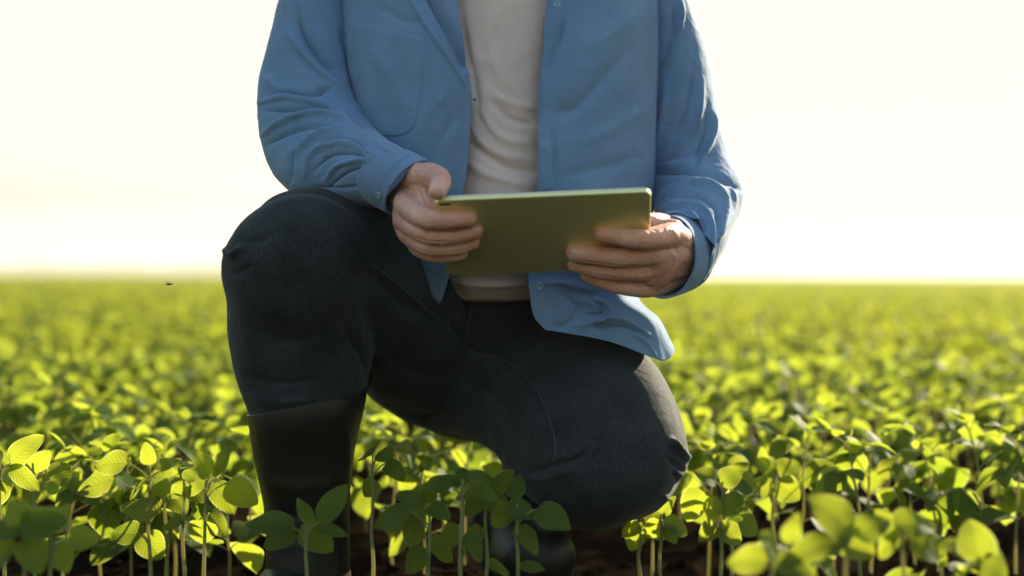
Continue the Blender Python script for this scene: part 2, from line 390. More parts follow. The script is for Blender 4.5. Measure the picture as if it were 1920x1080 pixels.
# ------------------------------------------------------------------ setting: soil
def build_soil():
    h = np.concatenate([np.linspace(0, 2.2, 190), 2.2 + np.cumsum(np.geomspace(.02, 420, 75))])
    xs = np.concatenate([-h[:0:-1], h]); hy = np.concatenate([np.linspace(1.0, 3.6, 230), 3.6 + np.cumsum(np.geomspace(.02, 420, 75))])
    lo = 1.0 - np.cumsum(np.geomspace(.03, 300, 40)); ys = np.concatenate([lo[::-1], hy])
    X, Y = np.meshgrid(xs, ys); P = np.stack([X, Y, 0 * X], -1).reshape(-1, 3); r = np.hypot(P[:, 0], P[:, 1] - 2)
    k = np.clip(1.2 - r / 6, 0, 1)
    z = (noise(P, 9, 1) * .010 + noise(P, 24, 2) * .007 + abs(noise(P, 55, 3)) * .006) * k
    P[:, 2] = z - .004
    mb = MB(); mb.grid(P.reshape(len(ys), len(xs), 3)); me = mb.mesh('soil'); o = link('soil', me, M['soil']); tag(o, kind='structure')
    # crumbs and clods of the same earth
    rng = np.random.default_rng(5); mb = MB(); bm = bmesh.new(); bmesh.ops.create_icosphere(bm, subdivisions=1, radius=1)
    V0 = np.array([v.co[:] for v in bm.verts]); F0 = [tuple(v.index for v in f.verts) for f in bm.faces]; bm.free()
    for i in range(2600):
        y = 1.1 + rng.random() ** 1.5 * 3.6; x = (rng.random() - .5) * y * .95
        s = .003 + .011 * rng.random() ** 3; j = 1 + .35 * rng.standard_normal((len(V0), 1))
        mb.add(V0 * j * s * np.array([1, 1, .75]) + [x, y, s * .35], F0)
    o = link('soil_clods', mb.mesh('soil_clods'), M['soil']); tag(o, 'dark crumbled earth lying between the rows of seedlings', 'soil', kind='stuff')
build_soil()

# ------------------------------------------------------------------ soybean plants
def leaf(mb, base, dirv, nrm, L, Wd, rng, n=(9, 6), curl=.25, cup=.18, rounder=False):
    """ovate leaf blade from its base along dirv; nrm its upper side"""
    d = np.asarray(dirv, float); d /= np.linalg.norm(d); nn = np.asarray(nrm, float); nn = nn - d * (nn @ d); nn /= np.linalg.norm(nn) + 1e-9
    s = np.cross(d, nn); t = np.linspace(0, 1, n[0] + 1); u = np.linspace(-1, 1, n[1] + 1)
    p = .62 if rounder else .72
    wv = Wd * .5 * np.sin(np.pi * np.clip(t, 0, 1) ** p) ** (.62 if rounder else .78); wv[0] = Wd * .03; wv[-1] = Wd * .01
    bend = curl * t ** 2 * L; along = t * L * (1 - .15 * curl * t)
    ph = rng.random() * 6; wav = .035 * L
    c = base + d * along[:, None] - nn * bend[:, None]
    G = c[:, None] + s * (wv[:, None] * u[None])[..., None] + nn * (abs(u)[None] ** 1.3 * wv[:, None] * cup + wav * np.sin(t * 7 + ph)[:, None] * (u ** 2)[None] * np.sign(u)[None] * .8 + wav * .35 * np.sin(t[:, None] * 9 + ph) * 1)[..., None]
    uv = np.stack(np.meshgrid(u * .5 + .5, t), -1)[..., ::-1]
    mb.grid(G, uv=uv)
def make_plant(seed, h=.17, detail=1, spread=1.0):
    """returns (stem mesh builder, foliage mesh builder) of a young soybean plant, root at the origin"""
    rng = np.random.default_rng(seed); st, fo = MB(), MB(); nn = (10, 8) if detail else (4, 3); ts = 6 if detail else 4
    lean = rng.standard_normal(2) * .012; zs = np.linspace(0, 1, 5)
    P = np.stack([lean[0] * zs ** 2 + .002 * rng.standard_normal(5), lean[1] * zs ** 2 + .002 * rng.standard_normal(5), zs * h * .93 - .006], -1)
    tube(st, P, [.0026, .0024, .0021, .0018, .0013], n=10 if detail else 5, nu=7 if detail else 3, round_ends=bool(detail))
    at = lambda f: np.array([np.interp(f, zs, P[:, k]) for k in range(3)])
    az = rng.random() * 2 * np.pi
    # pair of round first leaves
    f0 = .36 + .14 * rng.random()
    for k in (0, 1):
        a = az + k * np.pi + rng.normal() * .2; o = np.array([math.cos(a), math.sin(a), .55]); b = at(f0); pl = .018 + .012 * rng.random()
        e = b + o / np.linalg.norm(o) * pl; tube(st, [b, (b + e) / 2 + [0, 0, .002], e], [.0011, .001, .0009], n=ts, nu=5 if detail else 3, round_ends=False)
        dr = rng.normal() * .35 - .25; L = .046 + .012 * rng.random()
        leaf(fo, e, (math.cos(a), math.sin(a), dr), (rng.normal() * .25, rng.normal() * .25, 1), L * spread, L * .88 * spread, rng, nn, .3, .12, True)
    # trifoliate leaves on petioles
    nt_ = 4 if rng.random() < .5 else 5
    for k in range(nt_):
        a = az + 1.4 + k * 2.4 + rng.normal() * .3; f = [.60, .72, .84, .94, 1.0][k]; b = at(f); young = k / nt_
        pl = (.052 - .030 * young) * (.8 + .4 * rng.random()); el = .55 + .55 * young + rng.normal() * .12
        o = np.array([math.cos(a) * math.cos(el), math.sin(a) * math.cos(el), math.sin(el)]); e = b + o * pl
        tube(st, [b, (b + e) / 2 + [0, 0, .003], e], [.0012, .001, .0009], n=ts, nu=5 if detail else 3, round_ends=False)
        L = (.056 - .026 * young) * (.85 + .35 * rng.random()) * spread; tilt = rng.normal() * .35
        for q, da in enumerate((0, 1.25, -1.25)):
            aa = a + da + rng.normal() * .15; dz = (.15 if young > .4 else -.35) + rng.normal() * .35 - (.25 if q else 0)
            if young > .6: dz = .9 + rng.normal() * .5
            dv = np.array([math.cos(aa), math.sin(aa), dz]); off = e + (o * .008 if q == 0 else o * .001)
            nv = np.array([rng.normal() * .45 - math.cos(aa) * dz * .5, rng.normal() * .45 - math.sin(aa) * dz * .5, 1 - .3 * abs(dz)])
            leaf(fo, off, dv, nv, L * (1 if q == 0 else .9), L * .66, rng, nn, .25 + .2 * rng.random(), .16)
    # growing tip
    for k in range(3):
        a = rng.random() * 6.28; leaf(fo, at(1.0), (math.cos(a) * .5, math.sin(a) * .5, 1), (math.cos(a), math.sin(a), -.3), .016 * spread, .009, rng, (4, 4) if detail else (3, 2), .1, .3)
    return st, fo
PROTO = []
for k in range(16):
    st, fo = make_plant(100 + k, h=.19 + .012 * (k % 4), spread=1.16); ms, mf = st.mesh('stem'), fo.mesh('foliage')
    ms.materials.append(M['stem']); mf.materials.append(M['leaf']); PROTO.append((ms, mf))
def plant(x, y, k, rz, s, label, group):
    r = bpy.data.objects.new('soybean_plant', None); COL.objects.link(r); r.empty_display_size = .05
    r.location = (x, y, 0); r.rotation_euler = (0, 0, rz); r.scale = (s, s, s)
    ms, mf = PROTO[k]
    for nme, me in (('stem', ms), ('foliage', mf)):
        o = bpy.data.objects.new(nme, me); COL.objects.link(o); o.parent = r
    tag(r, label, 'plant', group); return r
def gpos(px, py):
    """ground point under a pixel"""
    p = W(px, py, 1.0) - CL; t = -CL[2] / p[2]; return CL + p * t
FOOT = [(-.28, 1.93, .13), (-.27, 1.8, .09), (.03, 2.07, .10), (.03, 1.97, .08), (.13, 2.12, .13), (.17, 2.0, .09)]      # where the person's boots and knee stand
HERO = [  # px of stem, distance, py of stem top, [leaf base, leaf tip, width px, depth offset], label
    (578, 1.70, 985, [(553, 990, 462, 975, 64, 0), (556, 992, 492, 1024, 46, .01), (583, 985, 560, 932, 27, 0), (598, 980, 646, 909, 46, -.01), (590, 985, 648, 1000, 26, .0), (566, 985, 622, 1032, 56, .015)], 'shaded seedling right in front of the upright black boot'),
    (700, 1.88, 880, [(700, 850, 678, 852, 50, 0), (712, 846, 734, 862, 46, .01), (724, 868, 756, 895, 34, 0), (704, 900, 684, 932, 34, .01)], 'dark seedling silhouetted between the upright boot and the bent leg'),
    (805, 1.72, 950, [(796, 950, 748, 925, 40, 0), (767, 958, 698, 984, 48, -.01), (774, 964, 776, 1036, 40, .01), (802, 948, 842, 968, 36, 0), (800, 945, 812, 900, 30, .01), (806, 1010, 850, 1050, 44, .02), (800, 1030, 756, 1072, 44, 0)], 'shaded seedling with drooping leaves below the middle of the tablet'),
    (866, 1.70, 900, [(848, 912, 790, 905, 36, 0), (866, 908, 822, 888, 26, .01), (868, 908, 868, 873, 30, 0), (880, 905, 906, 882, 30, 0), (878, 915, 940, 930, 38, -.01), (860, 985, 826, 1030, 42, .02), (872, 1000, 905, 1050, 40, .01)], 'tall shaded seedling under the crotch of the jeans'),
    (912, 1.76, 925, [(915, 925, 905, 880, 34, 0), (925, 922, 960, 882, 34, .01), (915, 930, 955, 968, 44, 0), (905, 930, 872, 965, 38, .01), (912, 1052, 958, 1075, 26, 0), (905, 990, 870, 1020, 36, 0)], 'shaded seedling crowding the right side of the tall shaded one'),
    (968, 1.72, 945, [(950, 945, 1006, 966, 42, 0), (962, 935, 975, 888, 36, .01), (1005, 955, 1070, 985, 64, -.01), (960, 950, 918, 985, 44, 0), (970, 1062, 1021, 1064, 30, 0), (968, 985, 1010, 1035, 50, .01)], 'shaded seedling in front of the folded leg, beside the shiny boot toe'),
    (279, 1.98, 880, [(239, 868, 174, 868, 50, 0), (214, 898, 142, 915, 60, .01), (300, 960, 229, 945, 64, 0), (262, 1003, 206, 994, 50, 0), (268, 1002, 302, 1047, 54, .01), (298, 884, 234, 926, 32, -.02), (281, 872, 272, 831, 30, 0), (290, 880, 339, 857, 28, 0), (284, 900, 320, 935, 44, .02)], 'sharply lit seedling with broad low leaves, second from the left edge'),
    (314, 2.04, 905, [(316, 905, 352, 930, 40, 0), (312, 900, 300, 860, 34, .01), (320, 925, 350, 960, 40, 0)], 'thin seedling close behind the sharply lit broad-leaved one'),
    (345, 1.97, 900, [(345, 975, 302, 990, 40, 0), (350, 905, 330, 940, 40, .01), (346, 902, 372, 880, 36, 0), (350, 910, 385, 935, 44, .02)], 'seedling with bare stem midway between two fuller ones left of the boot'),
    (384, 1.96, 895, [(393, 895, 374, 849, 40, 0), (397, 893, 424, 841, 40, 0), (425, 905, 482, 946, 54, 0), (382, 975, 375, 1023, 54, 0), (392, 962, 430, 1010, 32, .01), (386, 900, 350, 925, 40, .02), (400, 905, 440, 962, 44, .02)], 'lit seedling nearest to the left edge of the upright boot'),
    (66, 1.98, 870, [(96, 900, 134, 872, 46, 0), (88, 880, 110, 925, 50, .01), (60, 950, 34, 968, 44, 0), (60, 880, 90, 850, 40, .02)], 'lit seedling second from the left edge, half behind the edge one'),
    (6, 1.84, 880, [(20, 868, 70, 816, 48, 0), (18, 872, 73, 921, 34, -.01), (-6, 885, 24, 918, 44, 0), (0, 870, -40, 840, 50, 0), (4, 900, -30, 960, 50, 0)], 'crisp bright seedling cut off by the left picture edge'),
    (40, 1.50, 990, [(36, 990, 120, 972, 66, 0), (44, 985, 20, 940, 50, .01), (40, 1000, -40, 985, 64, 0), (46, 1010, 76, 1072, 60, 0), (44, 985, 122, 955, 40, .02), (30, 1020, -20, 1060, 60, 0)], 'dark near seedling in the bottom left corner'),
    (98, 1.56, 1000, [(128, 1008, 187, 1009, 46, 0), (96, 1000, 128, 948, 36, 0), (100, 1020, 128, 1070, 50, .01), (92, 1015, 60, 1060, 46, 0)], 'near seedling with one flat leaf reaching right, bottom left'),
    (1202, 2.02, 985, [(1200, 985, 1165, 1002, 34, 0), (1206, 985, 1240, 960, 36, 0), (1200, 990, 1180, 1030, 40, .01), (1196, 975, 1160, 960, 34, .02)], 'leftmost of three pale-stemmed seedlings under the bent knee'),
    (1222, 2.05, 980, [(1224, 980, 1246, 1010, 38, 0), (1220, 975, 1236, 940, 32, 0), (1218, 985, 1190, 1000, 30, .01)], 'middle of three pale-stemmed seedlings under the bent knee'),
    (1241, 2.0, 970, [(1244, 975, 1292, 1000, 38, 0), (1240, 965, 1262, 930, 36, .01), (1246, 985, 1270, 1018, 34, 0), (1238, 975, 1212, 1010, 34, .01)], 'rightmost of three pale-stemmed seedlings under the bent knee'),
    (1352, 2.06, 905, [(1312, 915, 1290, 978, 52, 0), (1350, 905, 1392, 880, 40, 0), (1345, 905, 1306, 878, 44, .01), (1356, 930, 1395, 975, 54, 0), (1340, 930, 1330, 985, 34, -.01), (1368, 905, 1415, 918, 50, .02), (1350, 980, 1390, 1020, 44, 0), (1344, 985, 1310, 1012, 40, 0)], 'seedling with a round glowing leaf beside the bent knee'),
    (1372, 2.1, 900, [(1372, 900, 1430, 930, 56, 0), (1372, 895, 1400, 862, 34, 0), (1374, 960, 1420, 1000, 54, 0), (1366, 900, 1340, 870, 40, .01)], 'broad-leaved lit seedling one step right of the bent knee'),
    (1452, 2.2, 890, [(1436, 883, 1427, 839, 22, 0), (1455, 885, 1420, 862, 40, 0), (1460, 890, 1500, 868, 50, .01), (1450, 900, 1410, 940, 52, 0), (1458, 905, 1500, 935, 50, 0)], 'lit seedling with one narrow upright leaf, right of the knee'),
    (1560, 2.2, 885, [(1568, 888, 1604, 836, 38, 0), (1560, 890, 1520, 862, 44, .01), (1566, 895, 1612, 915, 48, 0), (1556, 900, 1522, 935, 50, 0)], 'lit seedling with a crisp pointed leaf raised to the right'),
    (1585, 1.40, 1010, [(1600, 1000, 1530, 930, 78, 0), (1600, 1005, 1668, 970, 60, 0), (1590, 1010, 1470, 1040, 60, -.01), (1580, 1000, 1640, 1040, 70, .01)], 'big blurred seedling with a wide leaf raised left, bottom right'),
    (1450, 1.37, 1040, [(1455, 1040, 1430, 1000, 60, 0), (1480, 1020, 1490, 960, 44, 0), (1440, 1050, 1360, 1050, 60, 0), (1450, 1050, 1530, 1075, 60, 0)], 'blurred near seedling low at the bottom, right of the knee'),
    (1690, 1.44, 1000, [(1675, 985, 1756, 978, 64, 0), (1690, 1000, 1640, 1040, 60, .01), (1700, 1005, 1770, 1045, 60, 0), (1685, 1010, 1650, 960, 44, .02)], 'blurred near seedling with a large oval leaf, bottom right'),
    (1835, 1.42, 1055, [(1836, 1052, 1822, 976, 74, 0), (1838, 1055, 1795, 1075, 60, -.01), (1840, 1050, 1890, 1078, 70, 0), (1828, 1050, 1780, 1010, 50, .01)], 'blurred near seedling with a pointed upright leaf in the bottom right corner')]
def hero(px, d, top, leaves, label, seed):
    rng = np.random.default_rng(seed); st, fo = MB(), MB()
    g = W(px, 1000, d); g[2] = 0; g[1] += rng.normal() * .004; t = W(px + rng.normal() * 3, top, d)
    z = np.linspace(0, 1, 6)[:, None]; P = g + (t - g) * z + np.concatenate([np.zeros((1, 3)), rng.normal(size=(4, 3)) * [.0015, .0015, 0], np.zeros((1, 3))]); P[0, 2] = -.006
    tube(st, P - g, [.0031, .0029, .0026, .0023, .0020, .0015], n=14, nu=9)
    for bx, by, tx, ty, wd, dd in leaves:
        b, e = W(bx, by, d + dd), W(tx, ty, d + dd + rng.normal() * .010); L = np.linalg.norm(e - b)
        v = CL - b; v /= np.linalg.norm(v); sg = 1
        nv = v * .75 + np.array([0, 0, .55]) + rng.normal(size=3) * .22
        leaf(fo, b - g, e - b, nv, L * 1.06, wd * d / FPX * 1.06, rng, (14, 10), .10 + .12 * rng.random(), .14 * rng.random() + .04, rounder=wd > .62 * math.hypot(bx - tx, by - ty))
        zz = np.clip(b[2] - .012 - .35 * abs(b[0] - g[0]), .02, t[2]); a = np.array([np.interp(zz, P[:, 2], P[:, k]) for k in range(3)])
        if np.linalg.norm(b - a) > .003: tube(st, [a - g, (a + b) / 2 - g + [0, 0, .003], b - g], [.0013, .0011, .0010], n=8, nu=6, round_ends=False)
    r = bpy.data.objects.new('soybean_plant', None); COL.objects.link(r); r.location = g.tolist(); r.empty_display_size = .05
    link('stem', st.mesh('stem'), M['stem'], r); link('foliage', fo.mesh('foliage'), M['leaf'], r)
    tag(r, label, 'plant', 'seedlings in the front of the field'); return g
used = []
for i, (px, d, top, lv, lab) in enumerate(HERO):
    g = hero(px, d, top, lv, lab, 900 + i); used.append((g[0], g[1]))
FILL = [(190, 2.12, 3, .98, 'leafy seedling filling the gap behind the broad-leaved one at left'), (246, 2.10, 6, .92, 'seedling tucked right behind the broad low leaves at left'), (430, 2.08, 8, 1.0, 'seedling half hidden by the left edge of the upright boot'),
    (330, 2.16, 12, 1.02, 'taller seedling rising behind the bare-stemmed pair at left'), (120, 2.12, 1, 1.0, 'seedling filling the gap beside the left edge pair'), (470, 2.22, 14, 1.0, 'seedling just behind the upright boot, on its left side'),
    (735, 2.25, 2, 1.0, 'bright seedling seen through the gap between the legs, left one'), (800, 2.18, 5, .9, 'bright seedling seen through the gap between the legs, middle one'), (870, 2.3, 9, 1.0, 'bright seedling seen through the gap between the legs, right one'),
    (1330, 2.22, 4, 1.0, 'leafy seedling behind the round-leaved one by the knee'), (1500, 2.26, 7, 1.0, 'leafy seedling right of the narrow-leaved one'), (1630, 2.24, 10, 1.05, 'pale-stemmed seedling right of the crisp pointed leaf'), (1715, 2.3, 0, 1.0, 'first of the pale-stemmed seedlings near the right edge'),
    (1760, 2.26, 13, 1.02, 'second of the pale-stemmed seedlings near the right edge'), (1850, 2.3, 15, 1.06, 'third of the pale-stemmed seedlings near the right edge'), (1905, 2.24, 11, 1.0, 'seedling cut by the right picture edge'),
    (1530, 1.50, 2, .85, 'blurred seedling crowded behind the big wide-leaved one, bottom right'), (1750, 1.52, 5, .85, 'blurred seedling between the oval-leaved and the pointed-leaved near ones'), (1660, 1.36, 8, .72, 'lowest blurred seedling at the bottom edge, right'), (1385, 1.46, 9, .62, 'small blurred seedling at the left end of the near right clump')]
for i, (px, d, k, sc, lab) in enumerate(FILL):
    g = W(px, 1000, d); plant(g[0], g[1], k, i * 2.1, sc, lab, 'seedlings in the front of the field'); used.append((g[0], g[1]))
rng = np.random.default_rng(11); cand = []
def row_y(k, x): return 2.08 + k * .52 + .14 * x + .03 * math.sin(x * 2.1 + k)
for k in range(0, 10):
    x = -2.6
    while x < 2.6:
        x += .05 + .045 * rng.random(); y = row_y(k, x) + rng.normal() * .028
        if abs(x) > .385 * y + .12: continue
        if any((x - a) ** 2 + (y - b) ** 2 < r * r for a, b, r in FOOT): continue
        if any((x - a) ** 2 + (y - b) ** 2 < .0025 for a, b in used): continue
        if k == 0 and (-.36 < x < .2 or (x < 0 and rng.random() < .35)): continue
        cand.append((y, x, k))
cand.sort(); NN = 300 - len(HERO) - len(FILL); near = cand[:NN]; rest = cand[NN:]
ORD = 'first second third fourth fifth sixth seventh eighth ninth tenth'.split()
def ordn(n):
    if n <= 10: return ORD[n - 1]
    ten = {1: 'teen', 2: 'twenty', 3: 'thirty', 4: 'forty'}
    if n < 20: return ['eleventh', 'twelfth', 'thirteenth', 'fourteenth', 'fifteenth', 'sixteenth', 'seventeenth', 'eighteenth', 'nineteenth'][n - 11]
    return ({20: 'twentieth', 30: 'thirtieth', 40: 'fortieth'}[n] if n % 10 == 0 else ten[n // 10] + '-' + ORD[n % 10 - 1])
byrow = {}
for y, x, k in near: byrow.setdefault(k, []).append(x)
for k in byrow: byrow[k].sort()
for y, x, k in near:
    px = 960 + x / y * FPX; n = byrow[k].index(x) + 1; s = .90 + .24 * rng.random(); lk = 'tall' if s > 1.07 else ('low' if s < .96 else 'leafy')
    side = 'left of the person' if px < 470 else ('behind the person' if px < 1250 else 'right of the person')
    if k <= 4: lab = '%s seedling, %s from the left in the %s row, %s' % (lk, ordn(n), ORD[k], side)
    else: lab = 'blurred seedling in the %s row, %s' % (ORD[k], side)
    plant(x, y, int(rng.integers(16)), rng.random() * 6.28, s, lab, 'seedlings in the %s row %s' % (ORD[k], side))
# the rest of the field, past counting: plants and tufts instanced on points
def build_field():
    pc = bpy.data.collections.new('soybean_field_kinds')
    for k in range(8):
        st, fo = make_plant(300 + k, h=.20, detail=0, spread=1.3); mb = MB(); mb.add(np.vstack(st.v), st.f, 0); mb.add(np.vstack(fo.v), fo.f, 1)
        me = mb.mesh('plant_kind'); me.materials.append(M['stem']); me.materials.append(M['leaf_far']); pc.objects.link(bpy.data.objects.new('kind_%02d' % k, me))
    r2 = np.random.default_rng(3)
    for k in range(8, 12):      # a square metre of crop
        mb = MB()
        for i in range(34):
            st, fo = make_plant(400 + k * 50 + i, h=.19 + .02 * r2.random(), detail=0, spread=1.35)
            off = np.array([(r2.random() - .5) * 1.05, (r2.random() - .5) * 1.05, 0])
            mb.add(np.vstack(fo.v) + off, fo.f, 1)
        me = mb.mesh('patch_kind'); me.materials.append(M['stem']); me.materials.append(M['leaf_far']); pc.objects.link(bpy.data.objects.new('kind_%02d' % k, me))
    pts, rot, scl, idx = [], [], [], []
    def put(x, y, z, r, s, i): pts.append((x, y, z)); rot.append(r); scl.append(s); idx.append(i)
    for y, x, k in rest: put(x, y, 0, r2.random() * 6.28, .95 + .2 * r2.random(), int(r2.integers(8)))
    lim = near[-1][0] if near else 3
    k = 0
    while True:
        y0 = 2.08 + k * .52
        if y0 > 26: break
        x = -.42 * y0 - 1.5
        while x < .42 * y0 + 1.5:
            x += .075 + .05 * r2.random(); y = row_y(k, x) + r2.normal() * .03
            if k < 10 and abs(x) <= .385 * y + .12: continue
            if y < 1.9: continue
            put(x, y, 0, r2.random() * 6.28, .95 + .25 * r2.random(), int(r2.integers(8)))
        k += 1
    for yy in np.arange(-9, 170, 1.0):          # square-metre patches further out, to the sides and behind the camera
        for xx in np.arange(-75, 76, 1.0):
            inw = abs(xx) < .42 * yy + 1.5
            if yy < 26 and inw: continue
            if yy < 1 and abs(xx) < 1.6 and yy > -2.5: continue
            if yy > 26 and abs(xx) > .8 * yy + 20: continue
            if yy <= 26 and abs(xx) > 36: continue
            put(xx + r2.normal() * .1, yy + r2.normal() * .1, 0, int(r2.integers(4)) * 1.5708, 1 + .12 * r2.random(), 8 + int(r2.integers(4)))
    me = bpy.data.meshes.new('soybean_field'); me.from_pydata(pts, [], [])
    for nme, ty, dat in (('rz', 'FLOAT', rot), ('sc', 'FLOAT', scl), ('id', 'INT', idx)):
        a = me.attributes.new(nme, ty, 'POINT'); a.data.foreach_set('value', dat)
    o = link('soybean_field', me, None)
    g = bpy.data.node_groups.new('crop', 'GeometryNodeTree'); g.interface.new_socket('Geometry', in_out='INPUT', socket_type='NodeSocketGeometry'); g.interface.new_socket('Geometry', in_out='OUTPUT', socket_type='NodeSocketGeometry')
    gi, go = g.nodes.new('NodeGroupInput'), g.nodes.new('NodeGroupOutput')
    ci = g.nodes.new('GeometryNodeCollectionInfo'); ci.inputs[0].default_value = pc; ci.inputs[1].default_value = True; ci.inputs[2].default_value = True
    ip = g.nodes.new('GeometryNodeInstanceOnPoints'); ip.inputs['Pick Instance'].default_value = True
    def attr(nm, ty): a = g.nodes.new('GeometryNodeInputNamedAttribute'); a.data_type = ty; a.inputs[0].default_value = nm; return a.outputs[0]
    cx = g.nodes.new('ShaderNodeCombineXYZ'); g.links.new(attr('rz', 'FLOAT'), cx.inputs[2])
    g.links.new(gi.outputs[0], ip.inputs['Points']); g.links.new(ci.outputs[0], ip.inputs['Instance']); g.links.new(attr('id', 'INT'), ip.inputs['Instance Index'])
    g.links.new(cx.outputs[0], ip.inputs['Rotation']); g.links.new(attr('sc', 'FLOAT'), ip.inputs['Scale']); g.links.new(ip.outputs[0], go.inputs[0])
    md = o.modifiers.new('crop', 'NODES'); md.node_group = g
    tag(o, 'blurred green soybean crop stretching away to the horizon', 'crop', kind='stuff')
    # closed canopy far out
    ys = np.geomspace(165, 5000, 40); xs = np.linspace(-1, 1, 160); G = np.zeros((40, 160, 3))
    for j, y in enumerate(ys): G[j, :, 0] = xs * (y * 1.0 + 60); G[j, :, 1] = y; G[j, :, 2] = .2
    G[..., 2] += .05 * noise(G.reshape(-1, 3), .11, 4).reshape(40, 160)
    mb = MB(); mb.grid(G); o = link('far_crop', mb.mesh('far_crop'), M['canopy']); tag(o, 'thin band of far crop merging into the skyline', 'crop', kind='stuff')
def canopy_mat():
    m, nt, out = mat('far_canopy'); v = coord(nt)
    col = ramp(nt, noise_n(nt, .6, 6, .7, v), [(.3, (.11, .14, .02)), (.7, (.19, .21, .03))])
    p = princ(nt, col, 1, 0, 0, .4, (1, 1, .4), normal=bump(nt, noise_n(nt, 6, 4, .7, v), 1, .15)); nt.links.new(p.outputs[0], out.inputs[0]); return m
M['canopy'] = canopy_mat()
build_field()
def build_treeline():
    rng = np.random.default_rng(8); mb = MB(); D = 900
    for i in range(520):
        px = -150 + rng.random() * 800 if rng.random() < .8 else -400 + rng.random() * 300
        hh = (2.4 + 3.2 * abs(math.sin(px * .021)) + 1.6 * rng.random()) * (1.0 if px < 450 else .6)
        x = (px - 960) / FPX * D; c = np.array([x, D + rng.normal() * 14, 0])
        for q in range(26):
            p = c + rng.normal(size=3) * [2.4, 2.4, 0] + [0, 0, rng.random() * hh]; s = .9 + rng.random() * .6
            a = rng.normal(size=3); a /= np.linalg.norm(a); b = np.cross(a, rng.normal(size=3)); b /= np.linalg.norm(b)
            mb.add([p - a * s - b * s * .6, p + a * s - b * s * .6, p + a * s * .6 + b * s, p - a * s * .6 + b * s], [(0, 1, 2, 3)])
    o = link('treeline', mb.mesh('treeline'), simple('far_foliage', (.035, .05, .02), .9, .1)); tag(o, 'faint low bushes along the far left horizon', 'treeline', kind='stuff')
build_treeline()
